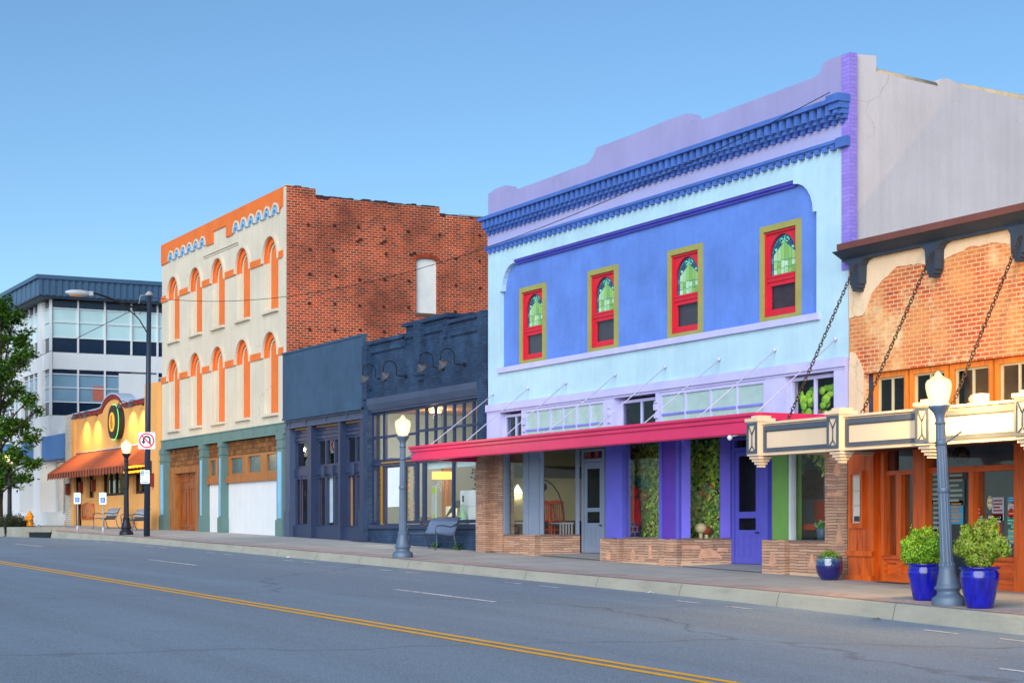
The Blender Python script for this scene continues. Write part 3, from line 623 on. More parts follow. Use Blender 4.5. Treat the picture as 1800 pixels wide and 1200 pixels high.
m = MB(); hx, hy = X(952, .75), .75; m.tube([(xl, 1.6, .56), (xl, 1.6, 1.3)] + [(xl + (hx - xl) * (1 - math.cos(R(q))), 1.6 + (hy - 1.6) * (1 - math.cos(R(q))), 1.3 + .92 * math.sin(R(q))) for q in (20, 40, 60, 75, 90)] + [(hx, hy, 2.15)], .016, 6); m.build('arm', m_black, t)
MB().ball((hx, hy, 2.02), .15, 14, (1, 1, .85)).build('shade', m_black, t); MB().lathe([(.18, 0), (.18, .05), (.05, .06)], xl, 1.6, .56).build('base', m_black, t)
xp = X(909, .7); t = thing('pendant_lamp', (xp, .7, 2.95), 'small white cone pendant lamp in the left shop window of the lavender building', 'lamp')
MB().lathe([(.03, .14), (.05, .1), (.15, -.08), (.14, -.09)], xp, .7, 1.98, 16).build('shade', emit('bulb_glow', (235, 240, 225), .9), t); MB().tube([(xp, .7, 2.1), (xp, .7, 2.95)], .008, 5).build('cord', m_black, t); lamp_light('pendant_bulb', t, (0, 0, -1.1), 45, (1, .9, .7), .05)
xw = X(905, .55); t = thing('side_table', (xw, .55, .6), 'white wire frame side table low in the narrow shop window', 'table')
m = MB()
for a in (-.2, .2):
    for b in (-.15, .15): m.box(xw + a - .012, xw + a + .012, 0.55 + b - .012, 0.55 + b + .012, .56, 1.1)
m.build('leg', paint('white_lacquer', (210, 212, 214)), t); MB().frame(xw - .24, xw + .24, 1.07, 1.11, .02, .38, .72).build('table_top', paint('white_lacquer', (210, 212, 214)), t)
# ivy display
m_ivy = leafmat('ivy_leaf', [(70, 120, 54), (110, 164, 60), (160, 200, 66), (208, 222, 90), (124, 172, 84), (232, 216, 100)], .25)
def ivy(name, x0, x1, y, z0, z1, n, label, keep=lambda x, z: True, dens=None):
    t = thing(name, ((x0 + x1) / 2, y, z0), label, 'plant')
    m = MB(); k = 0
    while k < n:
        x = rnd.uniform(x0, x1); z = rnd.uniform(z0, z1)
        if not keep(x, z): continue
        m.leaf((x, y - abs(rnd.gauss(0, .09)), z), rnd.uniform(.09, .17), rnd.uniform(.07, .12), (0, -1, .25)); k += 1
    m.build('foliage', m_ivy, t, recalc=False); return t
def ck(x, z): return not (x < -10.1 and z < 2.1 + .25 * math.sin(z * 7)) 
IV = ivy('ivy_wall', -9.95, -5.72, 1.0, .62, 2.92, 5200, 'dense green ivy wall display filling the two windows between the grey and violet doors')
MB().box(-9.8, -5.7, 1.03, 1.06, .62, 2.92).build('backing', m_ivyw, IV)
ivy('hanging_ivy', -3.2, -1.0, .8, 2.0, 2.93, 900, 'hanging green ivy along the top of the window by the green post', lambda x, z: z > 2.15 + .25 * math.sin(x * 5))
m = MB(); xm, ym = X(1112, .45), .45
t = thing('clothing_display', (xm, ym, .62), 'red coat with tartan skirt on a display stand before the ivy', 'clothing display')
MB().lathe([(.17, 0), (.18, .2), (.16, .5), (.15, .62)], xm, ym, .62, 18).build('tartan_skirt', [None][:0] or brick('tartan', (40, 34, 110), (120, 20, 50), (150, 150, 190), .13, .12, .012, .9, bump=.05), t)
m = MB(); m.lathe([(.19, .35), (.21, .55), (.17, .8), (.19, .95), (.10, 1.06)], xm - .03, ym + .03, .62, 18); m.tube([(xm - .15, ym - .05, 1.55), (xm - .26, ym - .08, 1.3), (xm - .27, ym - .1, 1.05)], [.06, .065, .06]); m.tube([(xm - .17, ym + .02, 1.0), (xm - .17, ym + .0, .64)], [.07, .075]); m.build('coat', paint('red_cloth', (188, 14, 30), .9, .15, 6), t)
m = MB(); m.ball((xm, ym, 1.8), .15, 14, (1, 1, 1.05)); m.build('hood', paint('red_cloth', (188, 14, 30)), t)
MB().ball((xm + .03, ym - .09, 1.77), .09, 12).build('head_form', paint('brown_form', (150, 112, 60), .8), t)
xr, yr = X(1244, .86), .86
t = thing('wreath', (xr, yr, 1.75), 'round wreath with teal and orange flowers hung on the ivy right of the violet post', 'wreath')
m = MB(); pts = [(xr + .24 * math.cos(R(q)), yr, 1.75 + .24 * math.sin(R(q))) for q in range(0, 361, 24)]; m.tube(pts, .014, 6); m.build('ring', paint('twig', (90, 60, 40)), t)
def blooms(t, cx, cy, cz, cols, n, sx, sz):
    for cname, c in cols:
        m = MB()
        for i in range(n):
            x = cx + rnd.uniform(-sx, sx); z = cz + rnd.uniform(-sz, sz)
            for k in range(7): m.leaf((x + rnd.gauss(0, .025), cy - .03 + rnd.gauss(0, .02), z + rnd.gauss(0, .025)), .08, .06, (0, -1, 0))
        m.build('blooms', paint(cname, c, .8, .2, 9), t, recalc=False)
blooms(t, xr, yr, 1.75, [('teal_petals', (20, 150, 130)), ('orange_petals', (220, 110, 40))], 4, .25, .22)
xg = X(1130, .85); t = thing('flower_spray', (xg, .85, 1.8), 'spray of teal and orange silk flowers on the ivy above the red coat', 'flowers')
blooms(t, xg, .84, 2.0, [('teal_petals', (20, 150, 130))], 12, .4, .16); blooms(t, xg - .15, .84, 1.68, [('orange_petals', (220, 110, 40))], 9, .3, .1)
for (px, cname, c, lab, s) in ((1232, 'cream_felt', (216, 196, 148), 'cream capped toadstool ornament low in the ivy window', 1.0), (1242, 'red_felt', (150, 44, 20), 'rust red capped toadstool ornament beside the cream one', .85)):
    yy = .6 if s == 1 else .72; xx = X(px, yy)
    t = thing('toadstool_ornament', (xx, yy, .62), lab, 'ornament'); MB().lathe([(.05, 0), (.04, .25)], xx, yy, .62, 10).build('stem', paint('cream_felt', (216, 196, 148)), t)
    MB().ball((xx, yy, .62 + .32 * s), .15 * s, 14, (1, 1, .8)).build('cap', paint(cname, c, .9), t)
# right hand bay of the shop
xx, yy = X(1442, .75), .75
t = thing('lounge_chair', (xx, yy, .62), 'dark red tub chair behind the glass by the stone pier', 'chair')
m = MB(); m.prism([(-.3 + xx, .95), (xx + .3, .95), (xx + .36, 1.5), (xx - .36, 1.5)], yy + .1, yy + .18); m.build('backrest', paint('brick_red_leather', (140, 44, 34), .5), t); MB().box(xx - .3, xx + .3, yy - .35, yy + .099, .9, 1.02).build('seat', paint('brick_red_leather', (140, 44, 34)), t)
for a in (-.25, .25): MB().tube([(xx + a, yy - .3, .9), (xx + a, yy - .3, .62)], .02, 6).build('leg', m_black, t)
xx, yy = X(1446, .3), .3
t = thing('potted_plant', (xx, yy, .62), 'little green plant in a blue grey pot on the window floor by the stone pier', 'plant')
MB().lathe([(.09, 0), (.13, .3), (.12, .31)], xx, yy, .62, 14).build('pot', paint('bluegrey_pot', (50, 80, 100), .4), t)
m = MB()
for i in range(70): m.leaf((xx + rnd.gauss(0, .09), yy + rnd.gauss(0, .06), .98 + rnd.gauss(0, .05)), .1, .07)
m.build('foliage', leafmat('succulent', [(60, 130, 80), (120, 180, 110)]), t, recalc=False)
m = MB(); xx = -2.9; m.frame(xx - .5, xx + .5, 1.55, 2.15, .05, 1.12, 1.19); m.box(xx - .45, xx + .45, 1.15, 1.185, 1.6, 2.1); tag(m.build('picture', paint('dark_red_print', (96, 40, 44), .6, .5, 6), origin=(xx, 1.15, 1.5)), 'dark red framed picture on the back wall behind the tub chair', 'picture')

# ------------------------------------------------------------------ cream three storey building
C_wall = paint('cream_paint', (206, 194, 172), .85, .07, .7, .24, .4, 25, chip=(150, 140, 128), chipamt=.73, crack=.45)
C_or = paint('orange_paint', (222, 112, 48), .8, .09, 1.5, .12, .3, 30, chip=(226, 190, 160), chipamt=.74)
C_brk = brick('old_red_brick', (200, 64, 30), (126, 42, 28), (210, 158, 122), .23, .083, .011, .9, bump=.9, stain=((76, 40, 34), .34, .42, .7), patch=((220, 110, 54), .58, .5))
C_grn = paint('beam_green', (92, 120, 116), .6, .08, 1.5, .15)
C_lb = paint('scallop_blue', (120, 168, 206), .7, .1, 3)
C_wood = wood('stained_timber', (158, 98, 44), (104, 60, 26), .5); C_door = wood('door_timber', (146, 74, 20), (84, 36, 10), .35)
CB = thing('brick_building', (-38.4, 4, .8), 'three storey cream building with orange arched windows and a bare red brick side wall', 'building', 'buildings along the street')
x0c, x1c = -45.72, -31.0
WXc = [-44.04, -41.1, -38.35, -35.5, -32.55]
rows = [(8.56, 10.4), (4.96, 7.08)]
holes = [rect(c - .74, c + .74, z0, zs)[:2] + arch(c, zs, .74, 16, 0, 180) for z0, zs in rows for c in WXc]
MB().prism(rect(x0c, x1c - .36, 4.6, 12.6), 0, .38, holes).build('front_wall', C_wall, CB)
sc_ = []; xq = x1c - .55; rr = .4
outl = [(x0c, 12.63), (x1c - .22, 12.66), (x1c - .22, 11.98), (x1c - .55, 11.98)]
def scallops(xa, n): 
    p = []
    for i in range(n): c = xa - rr - i * rr * 2.08; p += [(c + rr * math.cos(R(q)), 11.84 + .42 * math.sin(R(q))) for q in range(0, 181, 20)]
    return p
outl += scallops(x1c - .6, 6) + [(x1c - 5.7, 11.78), (x1c - 6.35, 11.78), (x1c - 6.35, 12.22), (x1c - 7.9, 12.22), (x1c - 7.9, 11.78), (x1c - 8.7, 11.78)] + scallops(x1c - 8.75, 6) + [(x0c + .75, 11.8), (x0c, 11.8)]
o_ = MB().prism(outl, -.05, -.001).build('orange_frieze', C_or, CB)
for xa in (x1c - .6, x1c - 8.75):
    m = MB()
    for i in range(6):
        c = xa - rr - i * rr * 2.08
        ring = [(c + .39 * math.cos(R(q)), 11.83 + .41 * math.sin(R(q))) for q in range(0, 181, 20)] + [(c + .30 * math.cos(R(q)), 11.83 + .32 * math.sin(R(q))) for q in range(180, -1, -20)]
        m.prism(ring, -.075, -.002); r2 = [(c + .28 * math.cos(R(q)), 11.80 + .29 * math.sin(R(q))) for q in range(10, 171, 20)] + [(c + .19 * math.cos(R(q)), 11.78 + .20 * math.sin(R(q))) for q in range(170, 9, -20)]
        MB().prism(r2, -.09, -.002).build('scallop_band', C_lb, CB)
    m.build('scallop_moulding', C_wall, CB)
m = MB(); m.box(x0c + 5.6, x1c - 5.0, -.05, -.001, 11.42, 11.46); m.box(x0c + 5.6, x1c - 5.0, -.03, -.001, 11.34, 11.38); m.box(x1c - .37, x1c, -.03, -.002, 4.6, 12.64); m.box(x1c - .37, x1c - .0, -.03, .2, 12.67, 12.70); m.build('trim_line', C_wall, CB)
for z0, zs in rows:
    for c in WXc:
        zl = zs - .12
        def band(ro, ri, lo, k=16): return [(c + ro, lo)] + arch(c, zs, ro, k, 0, 180) + [(c - ro, lo), (c - ri, lo)] + arch(c, zs, ri, k, 180, 0) + [(c + ri, lo)]
        f = MB().prism(band(.738, .712, zl), .003, .079).prism(band(.738, .53, zl), .08, .14).build('window', C_or, CB)
        MB().prism(band(.85, .741, zl), -.08, -.001).build('hood_mould', C_wall, f)
        MB().box(c - .738, c - .53, .08, .14, z0 + .001, zl - .001).build('jamb', C_wall, f); MB().box(c + .53, c + .738, .08, .14, z0 + .001, zl - .001).build('jamb', C_wall, f)
        MB().prism([(c - .47, z0 + .02), (c + .47, z0 + .02)] + arch(c, zs, .47, 14, 0, 180), .182, .21).build('boarded_panel', C_or, f)
        MB().prism([(c - .528, z0 + .01), (c + .528, z0 + .01)] + arch(c, zs, .528, 14, 0, 180), .142, .175, [[(c - .455, z0 + .03), (c + .455, z0 + .03)] + arch(c, zs, .455, 14, 0, 180)]).build('reveal_frame', C_wall, f)
        m = MB(); m.box(c - .80, c + .80, -.12, .07, z0 - .09, z0 - .003); m.build('sill', C_wall, f)
m = MB()
for z0, zs in rows:
    ed = [x0c] + [v for c in WXc for v in (c - .855, c + .855)] + [x1c - .21]
    for a, b in zip(ed[::2], ed[1::2]): MB().box(a + .01, b - .01, -.05, -.001, zs - .14, zs + .1).build('string_course', C_or, CB)
sw = [(.0, .2), (17, .2), (17, 11.6), (12, 11.75), (12, 11.95), (7.55, 12.08), (5.76, 12.12), (5.76, 12.36), (3.4, 12.34), (1.06, 12.38), (1.06, 12.63), (0, 12.66)]
wy0, wy1 = 4.85, 5.66
hole = [(wy0, 8.58), (wy1, 8.58), (wy1, 10.42)] + [(wy0 + .405 + .405 * math.cos(R(q)), 10.42 + .12 * math.sin(R(q))) for q in (30, 60, 90, 120, 150)] + [(wy0, 10.42)]
MB().prism(sw, x1c - .35, x1c, [hole], plane='yz').build('side_wall', C_brk, CB)
MB().prism(hole, x1c - .2, x1c - .10, plane='yz').build('blocked_window', paint('pale_infill', (214, 212, 206), .9, .08, 2), CB)
m = MB(); m.prism([(wy0 - .12, 10.43)] + [(wy0 + .405 + .53 * math.cos(R(q)), 10.43 + .27 * math.sin(R(q))) for q in range(170, 9, -20)] + [(wy1 + .12, 10.43)] + [(wy0 + .405 + .415 * math.cos(R(q)), 10.425 + .125 * math.sin(R(q))) for q in range(10, 171, 20)], x1c - .05, x1c + .015, plane='yz'); m.build('brick_arch', brick('arch_brick', (186, 70, 36), (150, 56, 32), (120, 80, 60), .08, .3, .01), CB)
MB().box(x1c - .1, x1c + .04, wy0 - .05, wy1 + .08, 8.46, 8.58).build('side_sill', paint('dark_sill', (96, 72, 62)), CB)
m_rust = paint('rust_iron', (66, 32, 26), .8)
for yy in (.81, 1.75, 2.69, 3.61, 4.55, 5.72, 6.39, 7.34):
    for zz in (11.43, 10.58, 9.65, 8.72, 7.83):
        if wy0 - .1 < yy < wy1 + .15 and 8.4 < zz < 10.7: continue
        if rnd.random() < .08: continue
        y_, z_ = yy + rnd.gauss(0, .03), zz + rnd.gauss(0, .03); r_ = .065; MB().prism([(y_, z_ - r_), (y_ + r_, z_), (y_, z_ + r_), (y_ - r_, z_)], x1c - .01, x1c + .03, plane='yz').build('anchor_plate', m_rust, CB)
for (yy, zz) in ((4.7, 10.66), (3.5, 7.6), (2.66, 11.0), (3.58, 11.0)): MB().prism([(yy - .12, zz - .05), (yy + .1, zz + .08), (yy + .12, zz + .02), (yy - .1, zz - .1)], x1c - .01, x1c + .05, plane='yz').build('iron_bracket', m_rust, CB)
# crumbling brick cap along the side parapet
m = MB()
def crumble(y0, y1, z):
    y = y0
    while y < y1 - .1: L = rnd.uniform(.15, .3); m.box(x1c - .33, x1c - .02 + rnd.uniform(-.02, .03), y, min(y + L - .01, y1), z - .05, z + rnd.uniform(.02, .08)); y += L
crumble(0.02, 1.05, 12.62); crumble(1.07, 5.75, 12.36); crumble(5.77, 7.9, 12.1)
m.build('parapet_cap', brick('sooty_brick', (92, 48, 40), (56, 36, 34), (84, 66, 58), .23, .083, .008), CB)
m = MB(); m.box(x0c, x1c - .36, .385, 17, 11.2, 11.3); m.box(x0c, x0c + .3, .385, 17, .2, 12.4); m.box(x0c + .31, x1c - .36, 16.8, 17, .2, 11.2); m.box(x0c + .31, x1c - .36, .6, .7, 4.7, 11.2); m.box(x0c + .31, x1c - .36, .39, 16, 4.62, 4.7); m.build('roof', m_dark, CB)
# iron shopfront
m = MB(); m.box(x0c, x1c, -.04, .36, 4.26, 4.598); m.box(x0c, x1c, -.09, .0, 4.20, 4.259); m.box(x0c, x1c, -.07, -.04, 4.56, 4.598)
xx = x0c + .5
while xx < x1c: m.ball((xx, -.05, 4.36), .035, 6); m.ball((xx, -.05, 4.50), .035, 6); xx += 1.22
m.build('iron_beam', C_grn, CB)
for a, b in ((-45.7, -45.1), (-40.4, -39.96), (-38.05, -37.68), (-31.72, -31.12)):
    zb = zwalk((a + b) / 2, 0) - .2; m = MB(); m.box(a, b, -.10, .32, zb, 4.199); m.box(a - .04, b + .04, -.14, .34, zb, zb + .75); m.box(a - .03, b + .03, -.13, .33, 3.72, 3.78); m.box(a - .03, b + .03, -.13, .33, 4.02, 4.199)
    o = m.build('iron_column', C_grn, CB); MB().box(a + .12, b - .12, -.115, -.101, zb + .8, 3.6).build('inset_strip', paint('strip_blue', (120, 176, 206), .5), o)
m_shing = brick('wood_shingle', (150, 96, 46), (100, 62, 34), (58, 36, 24), .32, .17, .008, .7, bump=.7)
for i, (a, b, zt, zb_) in enumerate(((-45.09, -40.41, 4.19, 3.45), (-39.95, -38.06, 4.19, 3.66), (-37.67, -31.73, 4.19, 3.66))):
    MB().box(a, b, .16, .26, zb_, zt).build('shingle_panel', m_shing, CB)
for a, b, n in ((-39.95, -38.06, 2), (-37.67, -31.73, 3)):
    wn = (b - a) / n
    for i in range(n):
        c = a + wn * (i + .5); fr = MB().prism(rect(a + wn * i, a + wn * (i + 1), 2.92, 3.659), .14, .26, [rect(c - .33 * wn, c + .33 * wn, 3.0, 3.58)]).build('clerestory_window', C_wood, CB)
        MB().box(c - .33 * wn, c + .33 * wn, .2, .206, 3.0, 3.58).build('pane', paint('dull_pane', (62, 84, 86), .25, .3, 4, spec=.6), fr)
    MB().box(a, b, .06, .25, 2.66, 2.919).build('timber_sill', C_wood, CB)
    m = MB(); m.box(a, b, .17, .24, .3, 2.659); m.build('white_boarding', paint('white_board_paint', (206, 208, 210), .7, .05, .8, .14, chip=(150, 140, 130), chipamt=.72), CB)
dz = zwalk(-42.8, 0)
m = MB(); m.box(-45.09, -44.35, .12, .3, dz - .2, 3.45); m.box(-41.6, -41.2, .12, .3, dz - .2, 3.45); m.box(-44.35, -41.6, .12, .3, 3.2, 3.45); m.build('door_surround', C_wood, CB)
m = MB(); m.box(-41.19, -40.42, .2, .24, dz + .2, 2.2); m.build('side_light', paint('dark_pane', (30, 34, 48), .2), CB); MB().box(-41.19, -40.42, .19, .24, 2.4, 3.45).build('side_light', paint('dull_pane', (62, 84, 86)), CB)
dd = MB().box(-44.34, -41.61, .34, .40, dz, 3.3).build('door', C_door, CB)
m = MB()
for a, b in ((-44.2, -43.05), (-42.9, -41.75)):
    m.frame(a, b, dz + .12, dz + 1.75, .1, .31, .34); m.frame(a, b, dz + 1.95, 3.2, .1, .31, .34); m.box((a + b) / 2 - .16, (a + b) / 2 + .16, .32, .34, dz + .35, dz + 1.55)
m.build('panel', C_door, dd); m = MB(); m.box(-44.349, -44.31, .121, .339, dz, 3.2); m.build('reveal', C_wood, dd)
m = MB(); hv = thing('rooftop_unit', (-31.8, 9.5, 11.3), 'grey air conditioning box on the roof behind the brick parapet', 'rooftop unit')
y_, z_ = S(830, 383, -32.6); m.box(-34.2, -32.2, 7.1, 9.2, 11.3, 12.42); m.build('casing', paint('galvanised_grey', (150, 150, 150), .5), hv); MB().box(-32.199, -32.17, 7.7, 8.3, 12.0, 12.32).build('grille', paint('pale_grille', (190, 190, 186)), hv)

# ------------------------------------------------------------------ dark slate shopfront with the big sign panel
D_slate = paint('slate_blue_stucco', (56, 80, 104), .85, .18, 1.1, .22, .3, 25)
D_navy = paint('navy_paint', (36, 48, 78), .5, .12, 2, .1, spec=.5)
D_beam = paint('beam_blue_grey', (66, 78, 102), .55, .1, 1.5, .15)
D_brk = brick('painted_dark_brick', (44, 66, 94), (34, 52, 78), (26, 38, 60), .215, .072, .007, .6, bump=1.0, stain=((64, 92, 126), 1.2, .48, .5))
D_ply = wood('raw_board', (176, 128, 84), (130, 90, 56), .8)
DL = thing('slate_shopfront', (-27.6, 3, .6), 'single storey shopfront with a blank slate blue sign panel over navy timber bays', 'building', 'buildings along the street')
xa, xb = -30.98, -23.98
m = MB(); m.box(xa, xb + .02, -.15, .0, 4.68, 6.86); m.box(xa, xb + .02, -.18, .03, 6.861, 6.93); m.box(xa, xb, -.17, -.151, 4.62, 4.70); m.build('sign_panel', D_slate, DL)
m = MB(); m.box(xa, xb, -.02, .3, 4.34, 4.62); m.box(xa, xb, -.09, -.021, 4.56, 4.619); m.box(xa, xb, -.09, -.021, 4.34, 4.40)
for xx in (xa + .12, xa + .34, xa + 1.85, xa + 3.7, xa + 5.5, xb - .15):
    for zz in (4.44, 4.53): m.box(xx - .05, xx + .05, -.06, -.021, zz - .03, zz + .03)
m.build('iron_beam', D_beam, DL)
zg = .2
for a, b in ((-30.96, -30.54), (-28.86, -28.52), (-26.16, -25.96), (-24.36, -23.99)):
    m = MB(); m.box(a, b, -.06, .28, zg, 4.339); 
    if a < -30 or a > -25: m.box(a - .03, b + .03, -.10, .3, zg, 1.55)
    m.build('column', D_navy if a > -30 else D_beam, DL)
def bay(a, b, cols, zk, door=False):
    m = MB(); m.box(a, b, .18, .26, 3.9, 4.339)
    for k in range(3): m.box(a, b, .10 + .03 * k, .181, 3.9 + k * .13, 3.9 + k * .13 + .10)
    m.build('lap_boarding', D_navy, DL); MB().box(a, b, .12, .18, 4.28, 4.339).build('board_soffit', D_ply, DL)
    ft = MB(); ft.prism(rect(a, b, 2.96, 3.899), .14, .24, [rect(a + .1 + (b - a - .1) * i / cols, a + (b - a) * (i + 1) / cols - .05, 3.06, 3.82) for i in range(cols)]); fo = ft.build('window', D_navy, DL)
    MB().box(a + .02, b - .02, .2, .206, 3.02, 3.86).build('pane', m_darkglass, fo)
    m = MB(); m.box(a, b, .10, .239, 2.72, 2.959)
    for i in range(1, cols): xx = a + (b - a) * i / cols; m.box(xx - .09, xx + .09, .04, .10, 2.66, 3.0)
    m.build('transom_rail', D_navy, DL)
    hs = [rect(a + .12 + (b - a - .1) * i / cols, a + (b - a) * (i + 1) / cols - .07, zk, 2.62) for i in range(cols)]
    lo = MB().prism(rect(a, b, zg, 2.719), .14, .24, hs).build('door' if door else 'shop_window', D_navy, DL)
    MB().box(a + .02, b - .02, .2, .206, zk - .05, 2.66).build('pane', m_oldglass, lo)
    m = MB(); m.box(a - .0, b + .0, .05, .139, zg, zk - .06); m.build('kick_board', D_navy, lo)
    return lo
lo = bay(-28.5, -26.17, 3, 1.08); bay(-25.95, -24.37, 2, 1.05)
dl = bay(-30.52, -28.87, 1, 1.12, True)
m = MB(); m.box(-29.9, -29.86, .08, .139, 1.1, 2.75); m.frame(-30.35, -29.1, .98, 2.7, .09, .10, .138); m.build('leaf_frame', D_navy, dl)
for pa, pb in ((526, 530), (558, 564), (592, 596.5), (613, 618.5), (631, 636)): MB().box(X(pa, .25), X(pb, .25), .25, .29, .9, 2.66).build('board', D_ply, DL)
MB().box(X(576, .25), X(585, .25), .25, .26, 1.15, 2.64).build('paper_strip', paint('pale_paper', (190, 204, 214), .8), DL)
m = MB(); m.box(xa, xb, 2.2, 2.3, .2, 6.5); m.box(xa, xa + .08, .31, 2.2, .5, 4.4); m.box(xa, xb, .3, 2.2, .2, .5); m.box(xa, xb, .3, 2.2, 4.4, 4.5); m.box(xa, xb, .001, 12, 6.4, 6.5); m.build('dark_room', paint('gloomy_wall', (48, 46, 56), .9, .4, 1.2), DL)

# ------------------------------------------------------------------ dark brick shopfront with stepped parapet
DR = thing('dark_brick_shop', (-19.8, 3, .4), 'dark blue painted brick shop with stepped parapet and gooseneck wall lamps', 'building', 'buildings along the street')
xa, xb = -23.97, -15.62
out = [(xa, 4.90), (xb, 4.90), (xb, 6.66), (-18.05, 6.62), (-18.05, 6.84), (-20.95, 6.84), (-20.95, 6.58), (xa, 6.55)]
MB().prism(out, .0, .3).build('front_wall', D_brk, DR)
m = MB(); m.box(xa - .02, -21.0, -.08, .34, 6.551, 6.66); m.box(-21.05, -17.95, -.10, .36, 6.841, 6.95); m.box(-18.0, xb - .35, -.08, .34, 6.64, 6.74); m.box(xb - .36, xb + .02, -.10, .36, 6.62, 6.78)
m.box(-23.5, -21.1, -.06, -.0, 6.28, 6.42); m.box(-21.1, -20.1, -.06, -.0, 6.5, 6.66); m.box(-19.6, -18.3, -.06, 0, 6.5, 6.66); m.box(-17.9, -15.95, -.06, 0, 6.28, 6.42); m.box(-21.12, -20.95, -.06, 0, 6.28, 6.6); m.box(-18.3, -18.1, -.06, 0, 6.28, 6.6)
m.box(-18.0, -17.4, .36, .9, 6.5, 6.93); m.build('coping', D_brk, DR)
for bs in (((-20.07, -19.62, -.16, -.0, 5.35, 6.83), (-20.02, -19.67, -.1, -.0, 5.2, 5.349)), ((xa, -23.62, -.14, 0, 4.9, 6.55), (xa, -23.62, -.10, .3, .2, 4.899), (-23.6, -23.5, -.08, 0, 5.2, 6.5)), ((xb - .36, xb, -.12, 0, .2, 6.62),)): B(*bs).build('pilaster', D_brk, DR)
m = MB(); m.box(-23.61, -15.99, -.14, .3, 4.72, 4.899); m.prism([(-.139, 4.72), (-.06, 4.54), (.3, 4.54), (.3, 4.72)], -23.61, -15.99, plane='yz'); m.box(-23.6, -16.0, -.02, .2, 4.48, 4.539); m.build('shop_lintel', D_beam, DR)
# grid window
def gridwin(a, b, cols, rws, z0, z1, y, name='grid_window', fr=.07, pane=None):
    hs = []
    wc = (b - a - fr) / cols; hc = (z1 - z0 - fr) / rws
    for i in range(cols):
        for j in range(rws): hs.append(rect(a + fr + wc * i, a + wc * (i + 1), z0 + fr + hc * j, z0 + hc * (j + 1)))
    o = MB().prism(rect(a, b, z0, z1), y, y + .08, hs).build(name, D_navy, DR)
    MB().box(a + .01, b - .01, y + .035, y + .041, z0 + .01, z1 - .01).build('pane', pane or m_oldglass, o); return o
gridwin(-20.42, -16.0, 7, 2, 3.08, 4.47, .08)
m = MB(); m.box(-20.42, -16.0, .0, .2, 2.93, 3.079); m.box(-23.61, -20.43, .04, .14, 2.86, 2.96); m.build('transom_bar', D_navy, DR)
MB().box(-22.8, -20.6, .0, .039, 2.91, 2.95).build('brass_strip', paint('brass_edge', (190, 140, 60), .35, .1, 3, metal=.6), DR)
gridwin(-23.61, -22.8, 1, 2, 2.97, 4.47, .08); gridwin(-22.79, -20.43, 1, 2, 2.97, 4.47, .10, pane=m_glass)
f = gridwin(-19.9, -16.0, 2, 1, 1.10, 2.92, .08, 'shop_window', .09, m_glass); gridwin(-20.42, -19.91, 1, 1, 1.10, 2.92, .08, 'shop_window', .08)
gridwin(-23.61, -22.84, 1, 1, 1.1, 2.85, .08, 'shop_window', .08); gridwin(-21.3, -20.43, 1, 1, 1.1, 2.85, .08, 'shop_window', .08)
dd = MB().prism(rect(-22.83, -21.31, .42, 2.85), .1, .16, [rect(-22.68, -21.46, 1.1, 2.78)]).build('door', D_navy, DR)
MB().box(-22.7, -21.44, .12, .126, 1.08, 2.8).build('pane', m_darkglass, dd); MB().box(-22.9, -22.84, .02, .09, .9, 2.84).build('brass_strip', paint('brass_edge', (190, 140, 60)), dd)
MB().box(-22.5, -21.5, .085, .09, 1.6, 2.77).build('paper_sheet', paint('white_paper', (214, 220, 222), .8, .04, 6, bump=.6, bscale=5), dd)
m = MB(); m.box(-23.61, -20.45, -.02, .3, .2, .95); m.box(-20.44, -16.0, -.06, .3, .1, .94); m.build('knee_wall', D_brk, DR)
m = MB(); m.box(-23.62, -20.46, -.09, .3, .951, 1.07); m.box(-20.45, -15.99, -.13, .3, .941, 1.07); m.build('shop_sill', D_navy, DR)
m_rw = paint('pale_room_wall', (150, 158, 158), .9, .06, .6); m_warm = paint('timber_ceiling', (176, 116, 56), .7, .2, 3)
m = MB(); m.box(xa + .1, xb - .1, 4.6, 4.7, .2, 4.5); m.box(xa, xa + .1, .3, 4.6, .2, 4.5); m.box(xb - .1, xb, .3, 4.6, .2, 4.5); m.build('shop_wall', m_rw, DR)
MB().box(xa + .1, xb - .1, .3, 4.59, 4.5, 4.56).build('shop_ceiling', m_warm, DR); MB().box(xa + .1, xb - .1, .3, 4.59, .4, .55).build('shop_floor', wood('grey_floorboard', (110, 100, 92), (80, 72, 66), .5, 'x'), DR)
m = MB(); m.box(xa, xb, .31, 14, 6.0, 6.1); m.build('roof', m_dark, DR)
m = MB(); m.box(-19.85, -16.05, .2, .24, 2.66, 2.9); m.build('roller_blind', paint('pale_blind', (176, 196, 196), .8), DR)
# warm lamp inside the entrance bay and the pendant over the sofa
tl = thing('ceiling_lamp', (-21.5, 1.2, 4.42), 'warm ceiling lamp glowing in the entrance bay of the dark brick shop', 'lamp'); MB().lathe([(.16, 0), (.18, .04), (.1, .08)], -21.5, 1.2, 4.40, 14).build('shade', emit('warm_bulb', (255, 205, 120), 6), tl)
lamp_light('ceiling_lamp_light', tl, (0, 0, -.1), 80, (1, .72, .38), .12)
xp = X(777, 1.0); t = thing('pendant_lamp', (xp, 1.0, 4.4), 'lit pendant lamp with a wide yellow drum shade over the sofa', 'lamp')
MB().prism([(xp + .3 * math.cos(R(q)), 1.0 + .3 * math.sin(R(q))) for q in range(0, 360, 20)], 2.40, 2.62, plane='xy').build('shade', emit('yellow_shade', (240, 196, 96), .95), t); MB().tube([(xp, 1.0, 2.62), (xp, 1.0, 4.45)], .012, 5).build('cord', m_black, t)
lamp_light('pendant_lamp_light', t, (0, 0, -2.15), 80, (1, .86, .62), .2)
